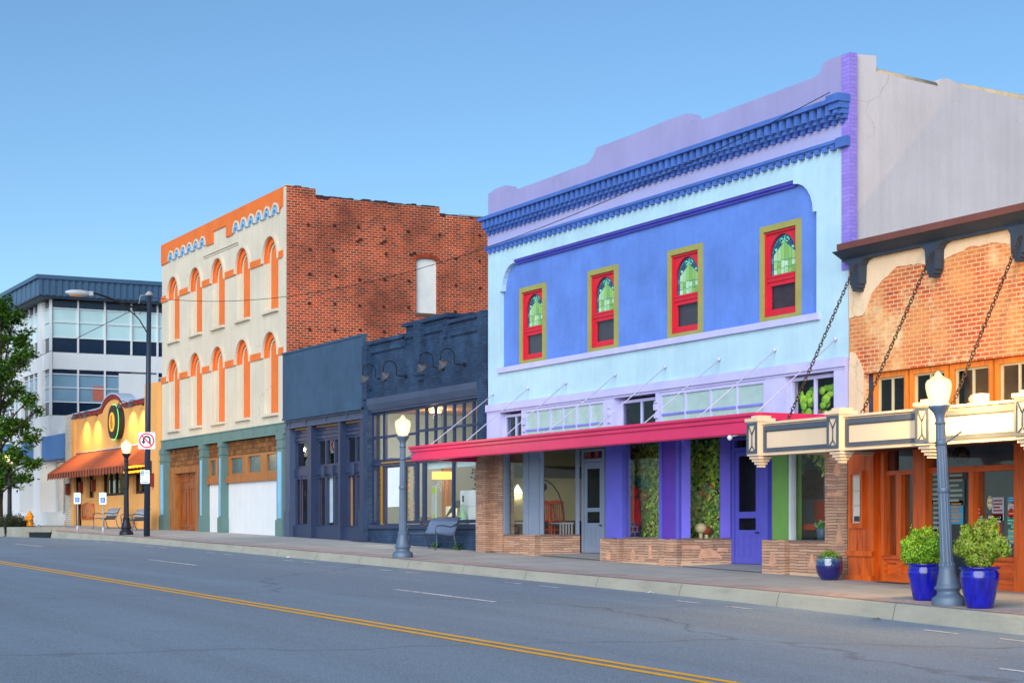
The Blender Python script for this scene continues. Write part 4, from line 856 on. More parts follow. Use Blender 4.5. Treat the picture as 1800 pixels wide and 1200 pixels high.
# furniture of the dark brick shop
xs = X(786, 1.35); t = thing('sofa', (xs, 1.35, .55), 'pale sofa with grey throw behind the glass under the drum pendant lamp', 'sofa')
m_sofa = paint('pale_upholstery', (176, 178, 172), .9, .08, 3)
MB().box(xs - .8, xs + .7, 0.95, 1.7, .8, 1.08).build('seat', m_sofa, t); MB().box(xs - .75, xs + .75, 1.65, 1.9, .8, 1.62).build('backrest', m_sofa, t)
for a in (-.95, .75): MB().box(xs + a, xs + a + .18, 0.9, 1.9, .7, 1.3).build('armrest', paint('brown_arm', (92, 70, 60), .7), t)
m = MB(); m.add([(xs + .1, 1.35, 1.35), (xs + .7, 1.25, 1.75), (xs + .8, 1.63, 1.8), (xs + .1, 1.63, 1.75), (xs - .1, 0.95, 1.1), (xs + .6, .9, 1.12)], [(0, 1, 2, 3), (0, 4, 5, 1)]); m.build('throw', paint('grey_throw', (110, 112, 116), .95, .3, 8, .4), t, recalc=False)
xd = X(830, .75); t = thing('chest_of_drawers', (xd, 0.85, .55), 'white chest of drawers at the right edge of the dark brick shop window', 'dresser')
MB().box(xd - .55, xd + .7, 0.65, 1.15, .6, 2.02).build('carcass', paint('white_dresser', (200, 204, 204), .6, .05), t)
for k in range(3): dr_ = MB().box(xd - .5, xd + .65, 0.62, 0.649, .68 + k * .45, 1.08 + k * .45).build('drawer', paint('white_dresser', (200, 204, 204)), t); MB().box(xd - .32, xd - .26, 0.59, 0.619, .8 + k * .45, .98 + k * .45).build('handle', m_black, dr_)
t = thing('bonsai', (xd + .1, 0.85, 2.02), 'small dark plum coloured potted tree on the white chest of drawers', 'plant')
m = MB(); m.tube([(xd + .1, 0.85, 2.05), (xd + .15, 0.85, 2.3), (xd + .08, 0.85, 2.5)], .025, 6); m.build('trunk', paint('bark', (60, 44, 36), .9, .3, 6), t); m = MB()
for i in range(90): m.leaf((xd + .12 + rnd.gauss(0, .12), 0.85 + rnd.gauss(0, .07), 2.42 + rnd.gauss(0, .12)), .1, .07)
m.build('foliage', leafmat('plum_leaf', [(60, 24, 40), (90, 40, 44)]), t, recalc=False); MB().lathe([(.12, 0), (.14, .06)], xd + .1, 0.85, 2.02, 12).build('pot', m_black, t)
xv = X(813, .45); t = tag(MB().lathe([(.1, 0), (.12, .2), (.11, .45), (.05, .62), (.045, .78)], xv, .45, .55 + .3, 14).build('glass_bottle', paint('green_glass', (140, 190, 150), .15, .05), origin=(xv, .45, .85)), 'tall pale green bottle on the shop window ledge beside the chest', 'bottle')
xf = X(763, .5); t = thing('floor_sign', (xf, .5, .6), 'tall lime and white hanging tag inside the left part of the sofa window', 'sign')
MB().box(xf - .16, xf + .16, .5, .51, 1.2, 2.2).build('board', paint('pale_tag', (190, 206, 200), .7), t); m = MB(); m.box(xf - .12, xf + .14, .49, .499, 1.95, 2.15); m.prism([(xf - .12, 1.35), (xf + .14, 1.35), (xf, 1.2)], .49, .499); m.build('lime_mark', paint('lime_mark', (176, 210, 40), .6), t)
m = MB(); xx = X(785, 2.2); m.box(xx - .12, xx + .12, 2.1, 2.3, .55, 2.9); tag(m.build('timber_post', C_wood, origin=(xx, 2.2, .55)), 'narrow timber post standing behind the sofa under the pendant lamp', 'post')
xx = X(664, .9)
for i, (dx, dz, c) in enumerate(((0, 0, (190, 110, 50)), (.1, .35, (150, 70, 36)))): pass
for px, y_, z0, z1, wd, c1, c2, lab in ((664, .4, 1.2, 2.82, .42, (200, 120, 50), (110, 60, 40), 'orange brown patterned hanging in the narrow far left pane of the dark brick shop'), (716, .4, 1.2, 2.8, .3, (90, 100, 70), (170, 110, 50), 'green and ochre patterned hanging behind the pane right of the street lamp post'), (731, .35, 1.12, 2.86, .34, (176, 120, 60), (40, 56, 90), 'ochre and navy patterned hanging at the left edge of the sofa window')):
    x_ = X(px, y_); m = MB(); n = 14  # patterned sheets stand in for reflections on the shop glass
    vs = [(x_ - wd / 2 + wd * i / n, y_ + .035 * math.sin(i * 1.7), zz) for i in range(n + 1) for zz in (z0, z1)]; m.add(vs, [(2 * i, 2 * i + 2, 2 * i + 3, 2 * i + 1) for i in range(n)])
    tag(m.build('textile_hanging', brick('textile_%d' % px, c1, c2, (60, 50, 50), .22, .16, .02, .95, bump=.05, warp=1.6), origin=(x_, y_, z0), recalc=False), lab, 'textile', 'hangings in the dark brick shop window')
# gooseneck lamps
m_shade = paint('weathered_zinc', (70, 68, 76), .6, .15, 5)
def goose(name, x, y, z, L, up, rs, label, group, flare=.2, tilt=45, mat=None, smat=None):
    t = thing(name, (x, y, z), label, 'wall lamp', group); o = (0, 0, 0)
    MB().lathe([(.06, 0), (.06, .03)], 0, 0, 0, 12).build('wall_plate', mat or m_black, t, o).rotation_euler = (R(90), 0, 0)
    pts = [(0, -.02, 0), (0, -.34 * L, 0), (0, -.42 * L, .05 * up)] + [(0, -(.7 * L) + .28 * L * math.cos(R(q)), .55 * up + .45 * up * math.sin(R(q))) for q in (0, 25, 50, 75, 100, 125, 150, 180)] + [(0, -.98 * L, .1 * up)]
    MB().tube(pts, .014, 8).build('arm', mat or m_black, t, o)
    s = MB().lathe([(.02, .05), (.05, .02), (.06, -.02), (flare * .75, -.07), (flare, -.13), (flare * .97, -.135)], 0, 0, 0, 20).build('lamp_shade', smat or m_shade, t, o)
    s.location = (0, -.98 * L, .1 * up); s.rotation_euler = (R(tilt), 0, 0); return t
gl = [(677, 666, 'gooseneck lamp nearest the slate sign panel on the dark brick wall'), (714, 660.7, 'gooseneck lamp just left of the middle brick pilaster'), (779, 647, 'gooseneck lamp in front of the middle brick pilaster'), (816.7, 640.7, 'gooseneck lamp nearest the pale blue building on the dark brick wall')]
for px, py, lab in gl:
    x, z = P(px, py, -.02); goose('gooseneck_lamp', x, -.02, z, .74, .42, .24, lab, 'gooseneck lamps on the dark brick wall')
# weeds at the foot of the wall
for px, py, lab in ((765, 963, 'small green weed at the foot of the dark brick wall under the bench'), (803, 966, 'small green weed by the wall under the bench end')):
    x, y = X(px, -.15), -.15; m = MB()
    for i in range(40): m.leaf((x + rnd.gauss(0, .09), y + rnd.gauss(0, .04), zwalk(x, y) + abs(rnd.gauss(.05, .06))), .12, .05, (0, -.5, 1))
    tag(m.build('weed', leafmat('weed_leaf', [(50, 100, 30), (90, 140, 40)]), origin=(x, y, zwalk(x, y)), recalc=False), lab, 'plant', 'weeds at the foot of the wall')

# ------------------------------------------------------------------ brick restaurant at the near end
Q_brk = brick('warm_brick', (198, 92, 50), (168, 78, 48), (216, 184, 140), .225, .079, .010, .85, bump=.7, stain=((216, 156, 96), 1.2, .40, .7), patch=((226, 196, 146), .50, .8))  # golden patching paints lamp glow into the brick, along with pale plaster remains
Q_stu = paint('cream_stucco', (222, 194, 160), .9, .1, 1.2, .12, .5, 14, chip=(176, 150, 124), chipamt=.68, crack=.4)
Q_cap = paint('oxide_cap', (104, 64, 58), .6, .14, 1.5, .1, chip=(150, 120, 110), chipamt=.70)
Q_fas = paint('fascia_blue_grey', (50, 62, 78), .65, .14, 2, .35)
Q_cream = paint('canopy_cream', (216, 190, 160), .75, .06, 1.0, .1, chip=(190, 160, 130), chipamt=.73)
Q_tr = paint('canopy_blue_grey', (74, 84, 96), .6, .12, 3, .15, chip=(190, 180, 170), chipamt=.72)
Q_or = wood('orange_varnish', (216, 96, 26), (164, 60, 12), .35); Q_orx = wood('orange_varnish_level', (212, 92, 26), (160, 58, 12), .35, 'x')
Q_win = wood('honey_timber', (216, 126, 40), (168, 86, 22), .4)
QB = thing('restaurant_building', (5, 4, -.2), 'brick restaurant with chain hung cream canopy and varnished orange timber front', 'building', 'buildings along the street')
x1 = 12.0
hs = [rect(.46, 11.0, 3.05, 3.86)]
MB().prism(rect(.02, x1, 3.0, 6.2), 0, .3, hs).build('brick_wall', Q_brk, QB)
def ragged(x0, x1, zt, zb, amp, seed, step=.11):
    r = random.Random(seed); p = [(x1, zt), (x0, zt)]; x = x0; v = 0
    while x < x1: v = v * .75 + r.uniform(-amp, amp) * .6; p.append((x, zb(x) + v)); x += step * r.uniform(.5, 1.3)
    p.append((x1, zb(x1))); return p
zb1 = lambda x: interp(x, [(.02, 4.97), (.55, 5.02), (.68, 5.3), (1.0, 5.52), (1.5, 5.74), (2.0, 5.72), (2.5, 5.66), (3.2, 5.74), (3.5, 5.86), (4.2, 5.80), (5, 5.72), (12, 5.7)])
m = MB(); m.prism(ragged(.03, x1, 6.1, zb1, .05, 3), -.022, -.001); pl = [(.03, 3.0), (.03, 3.86)] + [(.06, 4.3), (.2, 4.28), (.3, 4.15), (.42, 4.0), (.46, 3.86), (.46, 3.0)]; m.prism(pl, -.024, -.001); m.build('stucco_remnant', Q_stu, QB)
m = MB(); m.box(.2, x1, -.42, .35, 6.20, 6.30); m.box(.2, x1, -.44, -.42, 6.2, 6.32); m.build('roof_cap', Q_cap, QB)
m = MB(); m.box(-.0, x1, -.16, -.002, 6.02, 6.199)
for xc in (.42, 2.62, 4.82, 7.02, 9.2):
    pts = [(xc - .36, 6.02), (xc - .22, 5.98), (xc - .15, 5.9), (xc - .13, 5.55), (xc - .09, 5.55), (xc - .09, 5.48), (xc - .05, 5.48), (xc - .05, 5.42), (xc + .07, 5.42), (xc + .07, 5.48), (xc + .11, 5.48), (xc + .11, 5.55), (xc + .15, 5.55), (xc + .17, 5.9), (xc + .24, 5.98), (xc + .38, 6.02)]
    m.prism([(min(max(a, .03), x1), b) for a, b in pts], -.2, -.025)
m.build('fascia_board', Q_fas, QB)
MB().prism([(-.41, 6.199), (-.16, 6.06), (-.16, 6.199)], .0, x1, plane='yz').build('eave', Q_fas, QB)
for a, b in ((.62, 1.62), (1.68, 2.74), (2.80, 3.90), (3.96, 5.06), (5.12, 6.22), (6.28, 7.38), (7.44, 8.5)):
    o = MB().prism(rect(a, b, 3.05, 3.85), .10, .2, [rect(a + .10, b - .10, 3.08, 3.76)]).build('casement_window', Q_win, QB)
    m = MB(); m.frame(a + .101, b - .101, 3.081, 3.759, .035, .15, .19); c = a + .1 + (b - a - .2) * .5; m.box(c - .018, c + .018, .15, .19, 3.116, 3.724); m.build('sash', paint('pale_sash', (190, 176, 140), .5), o)
    MB().box(a + .12, b - .12, .175, .18, 3.1, 3.74).build('pane', m_oldglass, o)
MB().box(.46, .61, .12, .2, 3.05, 3.86).build('shutter', D_navy, QB)
m = MB(); m.box(.2, x1, 2.6, 2.7, 2.9, 4.2); m.build('upper_room', paint('ochre_room', (216, 176, 116), .9, .3, 1.2), QB); MB().box(.2, x1, .3, 2.6, 4.1, 4.2).build('upper_ceiling', paint('brown_ceiling', (96, 62, 40), .8), QB)
m = MB(); m.box(.05, x1, .31, 12, 6.0, 6.1); m.box(.05, .3, .31, 12, -.4, 6.0); m.box(.3, x1, 7.8, 8, -.4, 6.0); m.build('roof', m_dark, QB)
# canopy of the restaurant
zc0, zc1 = 2.30, 2.84
ca = B((.9, x1, -2.55, -.03, 2.36, 2.62)).build('canopy', paint('brown_soffit', (70, 44, 34), .7, .15, 2), QB)
B((.9, x1, -2.5, -.03, 2.621, 2.78)).build('deck', Q_cream, ca)
m = MB(); m.box(.74, x1, -2.64, -2.45, zc0 - .03, zc1 - .04); m.box(.70, x1, -2.70, -2.40, zc1 - .039, zc1); m.box(.74, x1, -2.68, -2.45, zc0 - .06, zc0 - .031); m.box(.72, .9, -2.449, -.1, zc0, zc1 - .04); m.build('fascia', Q_cream, ca)
posts = [(.62, .96), (3.02, 3.36), (5.34, 5.68), (7.6, 7.94), (9.9, 10.24)]
for i, (a, b) in enumerate(posts):
    m = MB(); m.box(a, b, -2.78, -2.43, zc0 - .06, 2.92); m.box(a + .05, b - .05, -2.72, -2.45, 2.921, 2.97); m.box(a - .03, b + .03, -2.81, -2.41, 2.86, 2.919)
    for k in range(4): m.box(a + .02 + k * .035, b - .02 - k * .035, -2.74 + k * .03, -2.46 + 0 * k - .02 * k, zc0 - .115 - k * .05, zc0 - .068 - k * .05)
    o = m.build('canopy_post', Q_cream, ca)
    m = MB(); m.frame(a + .01, b - .01, zc0 - .02, 2.84, .05, -2.80, -2.781); c = (a + b) / 2; y = -2.79
    for (p, q) in (((a + .07, 2.78), (c, 2.62)), ((b - .07, 2.78), (c, 2.62)), ((c, 2.62), (c, 2.42)), ((c, 2.42), (a + .08, 2.32)), ((c, 2.42), (b - .08, 2.32))): m.tube([(p[0], y, p[1]), (q[0], y, q[1])], .012, 6)
    m.build('emblem_frame', Q_tr, o)
for (a, b), (c, e) in zip(posts, posts[1:]):
    m = MB(); xa_, xb_ = b + .02, c - .02; m.box(xa_, xb_, -2.672, -2.641, 2.68, 2.77); m.box(xa_, xb_, -2.672, -2.641, zc0 + .0, zc0 + .055); m.box(xa_, xa_ + .05, -2.672, -2.641, zc0 + .056, 2.679); m.box(xb_ - .05, xb_, -2.672, -2.641, zc0 + .056, 2.679)
    m.frame(xa_ + .055, xb_ - .055, zc0 + .06, 2.675, .012, -2.655, -2.641); m.build('border', Q_tr, ca)
m_chain = paint('rusty_chain', (70, 56, 46), .6, .25, 12, metal=.3)
def link_mb(m, c, d, side, L, W, r):
    d = Vector(d).normalized(); side = Vector(side).normalized(); c = Vector(c); pts = []
    for q in range(0, 360, 36): a = R(q); pts.append(c + d * (L * .5 * math.cos(a)) + side * (W * .5 * math.sin(a)))
    pts.append(pts[0]); m.tube(pts, r, 5, False)
def chain(p, q, mat, r=.009, L=.10, W=.06):
    p = Vector(p); q = Vector(q); d = q - p; n = int(d.length / (L * .74)); d.normalize(); s1 = d.cross(Vector((0, 0, 1))).normalized(); s2 = d.cross(s1); m = MB()
    for i in range(n):
        a = R(90 * (i % 2) + 25 * math.sin(i * .9)); link_mb(m, p + d * ((i + .5) * (q - p).length / n), d, s1 * math.cos(a) + s2 * math.sin(a), L, W, r)
    return m.build('chain', mat, QB)
for xt, zt, xb_ in ((.50, 5.92, 1.22), (2.70, 5.85, 3.36), (4.95, 5.82, 5.66)): chain((xt, -.22, zt), (xb_, -2.3, 2.88), m_chain)
t = thing('floodlight', (5.9, -2.0, 2.8), 'small white floodlight box resting on the cream canopy right of the lamp globe', 'lamp')
xq_, zq_ = P(1723, 708, -1.9); MB().box(xq_ - .1, xq_ + .1, -1.95, -1.8, zq_ - .0, zq_ + .15).build('housing', paint('white_enamel', (200, 200, 200)), t); MB().ball((xq_ - .16, -1.9, zq_ + .07), .08, 10).build('swivel', paint('pink_lens', (210, 160, 140), .4), t); MB().box(xq_ - .05, xq_ + .02, -1.9, -1.85, 2.78, zq_).build('bracket', m_black, t)
# timber shopfront
zb_ = -.6
m = MB(); m.box(.03, .80, -.04, .3, zb_, 2.6); m.box(.02, .82, -.10, -.041, .40, .50); m.box(.02, .83, -.12, -.041, zb_, .04); m.box(.80, .95, .1, .3, zb_, 2.6); m.build('timber_pilaster', Q_or, QB)
m = MB(); m.frame(.13, .56, .93, 2.02, .07, -.12, -.041, .1); o = m.build('menu_case', Q_or, QB); MB().box(.2, .49, -.06, -.05, 1.03, 1.95).build('menu_sheet', paint('menu_paper', (214, 200, 176), .7, .05, 3), o)
m = MB()
for k in range(3): m.box(.24, .45, -.068, -.061, 1.1 + k * .28, 1.34 + k * .28)
m.build('page', paint('white_page', (224, 220, 210), .7, .06, 12), o); MB().box(.26, .42, -.075, -.069, 1.06, 1.16).build('page_mark', paint('slate_mark', (60, 70, 84), .7), o)
def post2(a, b, z0=zb_, z1=2.62, y0=.02): return MB().box(a, b, y0, .3, z0, z1).build('timber_post', Q_or, QB)
post2(.951, 1.04); post2(1.92, 2.26, y0=-.02); post2(4.56, 4.95, y0=-.02); post2(7.0, 7.3, y0=-.02); post2(9.4, 9.7)
MB().box(1.041, 1.919, .06, .26, 1.92, 2.0).build('transom_rail', Q_orx, QB); MB().box(2.261, 4.559, .06, .26, 1.92, 2.02).build('transom_rail', Q_orx, QB); MB().box(4.951, 9.39, .06, .26, 1.92, 2.02).build('transom_rail', Q_orx, QB)
m = MB(); m.box(.951, 12, .0, .3, 2.52, 2.7); m.build('head_rail', paint('dark_orange_timber', (110, 40, 14), .5), QB)
for a, b in ((1.05, 1.91), (2.27, 4.55), (4.96, 6.99)): MB().box(a, b, .15, .156, 2.0, 2.52).build('transom_pane', m_skyglass, QB)
MB().box(1.05, 1.25, .10, .2, 2.0, 2.52).build('transom_board', paint('dark_orange_timber', (110, 40, 14)), QB)
def kick(a, b, n):
    m = MB(); m.box(a, b, .06, .28, zb_, .36); m.box(a, b, -.04, .28, .361, .43); m.box(a, b, .02, .06, zb_, .0)
    for i in range(n): xa_ = a + (b - a) * i / n; m.frame(xa_, xa_ + (b - a) / n, .0, .36, .075, .02, .059)
    return m.build('kick_panel', Q_orx, QB)
kick(1.041, 1.919, 2); kick(4.951, 6.999, 2); kick(2.261, 2.4, 1); kick(3.42, 4.559, 2)
MB().box(1.36, 1.50, .05, .26, .43, 1.92).build('mullion', Q_or, QB); MB().box(3.38, 3.5, .02, .28, zb_, 1.92).build('mullion', Q_or, QB)
for a, b in ((1.041, 1.36), (1.5, 1.92), (3.5, 4.56), (4.95, 7.0)): MB().box(a, b, .15, .156, .43, 1.92).build('shop_window', m_skyglass, QB)
dd = MB().frame(2.4, 3.37, -.16, 1.9, .1, .14, .2, .2).build('door', paint('bronze_frame', (70, 50, 44), .4), QB); MB().box(2.5, 3.27, .165, .171, .04, 1.8).build('pane', m_darkglass, dd); MB().tube([(2.54, .12, .7), (2.54, .08, .72), (2.54, .08, 1.2), (2.54, .12, 1.22)], .014, 6).build('handle', m_black, dd)
MB().box(1.08, 1.24, .3, .36, .43, 1.92).build('inner_post', Q_win, QB)
m = MB(); m.box(.3, 12, 5.0, 5.1, -.4, 2.9); m.box(.3, .4, .3, 5, -.4, 2.9); m.build('dining_room_wall', paint('dim_blue_wall', (140, 150, 168), .9, .25, .8), QB)
MB().box(.4, 12, .3, 4.99, 2.72, 2.78).build('dining_room_ceiling', paint('cream_ceiling', (196, 190, 160), .9), QB); MB().box(.4, 12, .3, 4.99, -.3, -.12).build('dining_room_floor', wood('dark_floorboard', (60, 38, 28), (40, 24, 18), .4, 'x'), QB)
MB().box(.4, 12, 4.9, 4.99, -.1, 1.6).build('dark_panelling', m_dark, QB)
# papers and stickers on the restaurant glass
def sheet(x, z, wd, ht, c, lab, rnd_=False, y=.145):
    m = MB()
    if rnd_: m.prism([(x + wd / 2 * math.cos(R(q)), z + ht / 2 * math.sin(R(q))) for q in range(0, 360, 20)], y - .004, y)
    else: m.box(x - wd / 2, x + wd / 2, y - .004, y, z - ht / 2, z + ht / 2)
    o = m.build('window_notice', paint('paper_%d_%d_%d' % c, c, .7, .08, 9), origin=(x, y, z)); tag(o, lab, 'notice', 'notices on the restaurant glass'); return o
def marks(o, x, z, wd, ht, c, n, y=.1385):
    m = MB()
    for i in range(n): zz = z + ht * (.36 - .72 * i / max(1, n - 1)); m.box(x - wd * .38, x + wd * (.38 - .2 * (i % 3 == 2)), y - .001, y, zz - ht * .035, zz + ht * .035)
    m.build('print', paint('print_%d_%d_%d' % c, c, .7), o)
def at(px, py): return P(px, py, .14)
for (px, py, wd, ht, c, lab, r_, pc) in (
    (1680, 857, .46, .62, (78, 92, 92), 'grey green menu sheet high on the restaurant door', False, (150, 160, 150)), (1681, 900, .36, .42, (60, 150, 190), 'blue notice with an orange band on the restaurant door', False, (196, 130, 60)),
    (1648, 855, .36, .62, (78, 96, 98), 'grey green menu sheet behind the lamp post on the restaurant door', False, (150, 160, 150)), (1649, 905, .36, .62, (74, 90, 92), 'second grey menu sheet below on the restaurant door', False, (140, 150, 140)),
    (1648, 946, .2, .34, (170, 186, 170), 'pale green sheet low on the restaurant door', False, (90, 110, 90)),
    (1754, 894, .3, .4, (170, 180, 186), 'grey flyer with a red heading in the sticker window', False, (150, 40, 50)), (1740, 883, .14, .24, (220, 206, 170), 'cream folded card beside the grey flyer', True, (120, 100, 70)),
    (1777, 879, .17, .12, (40, 140, 180), 'blue sticker at the top of the right hand sticker column', False, (200, 220, 230)), (1777, 890, .15, .14, (206, 196, 190), 'white sticker under the blue sticker', False, (170, 60, 50)),
    (1778, 902, .18, .18, (206, 44, 34), 'round red sticker under the white sticker', True, (230, 200, 190)), (1777, 914, .18, .15, (50, 160, 140), 'teal sticker under the round red sticker', False, (200, 220, 200)),
    (1782, 926, .15, .14, (40, 170, 150), 'small teal sticker second from the bottom of the column', False, (200, 220, 200)), (1779, 942, .2, .25, (90, 170, 160), 'pale teal poster at the bottom of the sticker column', False, (200, 190, 120)),
    (1718, 901, .15, .18, (200, 44, 50), 'red and white card at the left of the sticker window', False, (230, 220, 220)), (1721, 912, .18, .12, (130, 170, 100), 'light green card under the red and white card', False, (200, 210, 180)),
    (1748, 927, .42, .5, (92, 70, 76), 'dark poster with a red disc in the sticker window', False, (190, 190, 190)), (1750, 931, .28, .28, (212, 50, 32), 'red disc on the dark poster above the right bush', True, (230, 190, 60)), (1769, 957, .22, .2, (170, 196, 186), 'round pale green sticker low beside the right bush', True, (90, 130, 110))):
    x, z = at(px, py); o = sheet(x, z, wd, ht, c, lab, r_, .145 if 'red disc on' not in lab else .138); marks(o, x, z, wd, ht, pc, 3 if ht < .3 else 6, .1405 if 'red disc on' not in lab else .1335)
x, z = P(1690, 799, 2.0); t = thing('pendant_lamp', (x, 2.0, 2.72), 'dark red globe pendant lamp behind the restaurant transom glass', 'lamp'); MB().ball((x, 2.0, z), .17, 16).build('shade', paint('dark_red_glass', (70, 14, 12), .15, .1, spec=.7), t); MB().tube([(x, 2, z + .16), (x, 2, 2.72)], .008, 5).build('cord', m_black, t)

# ------------------------------------------------------------------ yellow ochre bar with awning
O_wall = paint('ochre_stucco', (222, 160, 92), .85, .07, 1, .08, .4, 22); O_dk = paint('burnt_orange_stucco', (196, 92, 28), .85, .08, 1.2)
O_red = paint('maroon_coping', (132, 44, 40), .6, .1, 2); O_awn = paint('rust_canvas', (156, 78, 48), .85, .15, 1.6, .25, .4, 30)
O_tile = brick('white_tile_brick', (214, 206, 190), (196, 188, 172), (150, 142, 130), .3, .1, .012, bump=.7)
OB = thing('bar_building', (-53, 4, 1), 'low ochre stucco bar with rust coloured awning and neon ringed round sign', 'building', 'buildings along the street')
xa, xb = -60.5, -45.76
xm = -53.3
top = [(xa, 6.28), (xm - 2.5, 6.26)] + [(xm - 1.9, 6.29)] + [(xm + 1.8 * math.cos(R(q)), 6.30 + .50 * math.sin(R(q)) ** 1.4) for q in range(165, 14, -15)] + [(xm + 1.9, 6.29), (xm + 2.5, 6.28), (xb - 1.85, 6.30)]
hw = [(152, 164.7, 829, 875), (177, 220, 820, 872), (233, 255, 825, 868)]
wins = []
for a, b, c, d_ in hw: wins.append((X(a), X(b), P(a, d_)[1], 3.75))
ent = rect(X(125.5), X(143), .7, 3.7)
MB().prism([(xa, .6), (xb - 1.85, .6)] + top[::-1], .0, .3, [ent] + [rect(*w_) for w_ in wins]).build('front_wall', O_wall, OB)
cp = [(p[0], p[1]) for p in top]; m = MB(); m.prism(cp + [(p[0], p[1] + .2) for p in cp[::-1]], -.06, .36); m.build('coping', O_red, OB)
m = MB(); m.prism([(p[0], p[1] + .202) for p in cp] + [(p[0], p[1] + .26) for p in cp[::-1]], -.1, .6); m.build('coping_cap', paint('pale_flashing', (170, 182, 196), .5, .1, 2), OB)
MB().box(xb - 1.84, xb, -.2, .4, .5, 7.02).build('end_pier', O_wall, OB); MB().box(xa, xa + .5, -.12, -.001, .7, 6.2).build('end_pier', O_wall, OB); MB().box(-61.35, xa - .01, -.2, .5, .7, 6.5).build('tiled_pier', O_tile, OB)
m = MB(); m.box(ent[0][0], ent[1][0], 1.2, 1.3, .7, 3.7); m.box(ent[0][0] - .1, ent[0][0], .3, 1.2, .7, 3.7); m.build('entrance_wall', O_dk, OB)
for a, b, c, d_ in wins:
    o = MB().frame(a + .005, b - .005, c + .005, d_ - .005, .12, .15, .25).build('window', paint('dark_bar_frame', (40, 30, 30), .5), OB); m = MB(); m.box(a + .1, b - .1, .2, .206, c + .1, d_ - .1); m.build('pane', m_darkglass, o)
    if b - a > 3: k = MB(); k.box((a + b) / 2 - .05, (a + b) / 2 + .05, .14, .26, c + .1, d_ - .1); k.box(a + 1.1, a + 1.18, .14, .26, c + .1, d_ - .1); k.build('mullion', paint('dark_bar_frame', (40, 30, 30)), o)
m = MB(); m.box(xa, xb, 3.0, 3.1, .6, 4); m.build('bar_room', paint('amber_room', (96, 70, 44), .9, .4, 1), OB); m = MB(); m.box(xa, xb, .31, 12, 5.9, 6.0); m.box(xb - .3, xb, .41, 12, .6, 6.0); m.build('roof', m_dark, OB)
# awning
ya, zt, zo, zv = -1.25, 4.56, 3.62, 3.30
xl, xr = -60.55, -46.9
aw = MB(); aw.add([(xl + .75, -.02, zt), (xr - 1.1, -.02, zt), (xr, ya, zo), (xl, ya, zo), (xl, -.02, zo), (xr, -.02, zo)], [(3, 2, 1, 0), (2, 5, 1), (4, 3, 0)])
n = 56
for i in range(n):
    a = xl + (xr - xl) * i / n; b = xl + (xr - xl) * (i + 1) / n; dzv = .05 * (i % 2); aw.add([(a, ya - .006, zo), (b, ya - .006, zo), (b, ya - .02, zv + dzv), (a, ya - .02, zv + dzv)], [(0, 1, 2, 3)])
awo = aw.build('awning', O_awn, OB, recalc=False)
m = MB(); m.tube([(xl + .75, -.05, zt + .02), (xr - 1.1, -.05, zt + .02)], .03, 6); m.build('awning_bar', paint('pale_flashing', (170, 182, 196)), awo)
m = MB()
for i in range(n):
    if i % 2: a = xl + (xr - xl) * i / n; m.box(a + .03, a + .16, ya - .035, ya - .022, zv + .06, zo - .04)
m.build('stripe_pattern', paint('dark_canvas', (70, 44, 44), .9), awo)
# round sign with neon ring
SG = tag(bpy.data.objects.new('round_sign', None), 'round dark sign with green neon ring and glowing yellow centre on the ochre parapet', 'sign'); col.objects.link(SG)
sx, sz, sr = X(200, -.3), P(200, 741, -.35)[1], .74
SG.location = (sx, -.05, sz)
def disc(r, y0, y1, nn=40): return MB().prism([(sx + r * math.cos(R(q * 360 / nn)), sz + r * math.sin(R(q * 360 / nn))) for q in range(nn)], y0, y1)
disc(sr, -.38, -.03).build('sign_drum', paint('sign_brown', (56, 44, 40), .5), SG); disc(.43, -.40, -.381).build('glowing_face', emit('sign_yellow', (226, 170, 66), .8), SG)
m = MB(); m.tube([(sx + .79 * math.cos(R(q)), -.30, sz + .79 * math.sin(R(q))) for q in range(0, 361, 9)], .013, 6, False); m.build('neon_ring', emit('neon_green', (90, 230, 120), 1.3), SG)
m = MB(); m.prism([(sx - .12, sz - .3), (sx + .16, sz - .3), (sx + .2, sz - .05), (sx + .08, sz + .12), (sx + .14, sz + .3), (sx - .1, sz + .3), (sx - .2, sz + .02)], -.412, -.402); m.build('figure', paint('sign_amber', (190, 120, 30), .5), SG)
for px, py, lab in ((152, 731, 'gooseneck lamp at the left end of the ochre parapet'), (171, 729, 'second gooseneck lamp on the ochre parapet, left of the round sign'), (233, 712, 'gooseneck lamp just right of the round neon sign'), (252, 710, 'gooseneck lamp nearest the ochre end pier')):
    x, z = P(px, py, -.02); t = goose('gooseneck_lamp', x, -.02, z, .62, .16, .15, lab, 'gooseneck lamps on the ochre parapet', tilt=25)
    l = lamp_light('spot', t, (0, -.5, -.12), 190, (1, .58, .16), .03, 'SPOT', spot_size=R(125), spot_blend=1.0); l.rotation_euler = (R(-14 + 30), 0, 0)
for px, z, lab in ((120.5, 2.9, 'red wall sconce on the white tiled pier'), (143.6, 2.95, 'red wall sconce right of the bar entrance'), (166, 3.0, 'red wall sconce between the two left bar windows'), (224, 3.05, 'red wall sconce right of the wide bar window'), (268, 3.0, 'red wall sconce on the ochre end pier')):
    y0 = -.24 if px in (120.5, 268) else -.04; x = X(px, y0); t = thing('wall_sconce', (x, y0, z - .25), lab, 'wall lamp', 'sconces on the bar front'); MB().box(x - .12, x + .12, y0 - .14, y0 + .03, z - .28, z + .22).build('housing', paint('sconce_red', (120, 44, 34), .5), t); MB().box(x - .13, x + .13, y0 - .15, y0 + .03, z + .221, z + .26).build('cap', paint('sconce_cap', (80, 30, 26), .5), t)
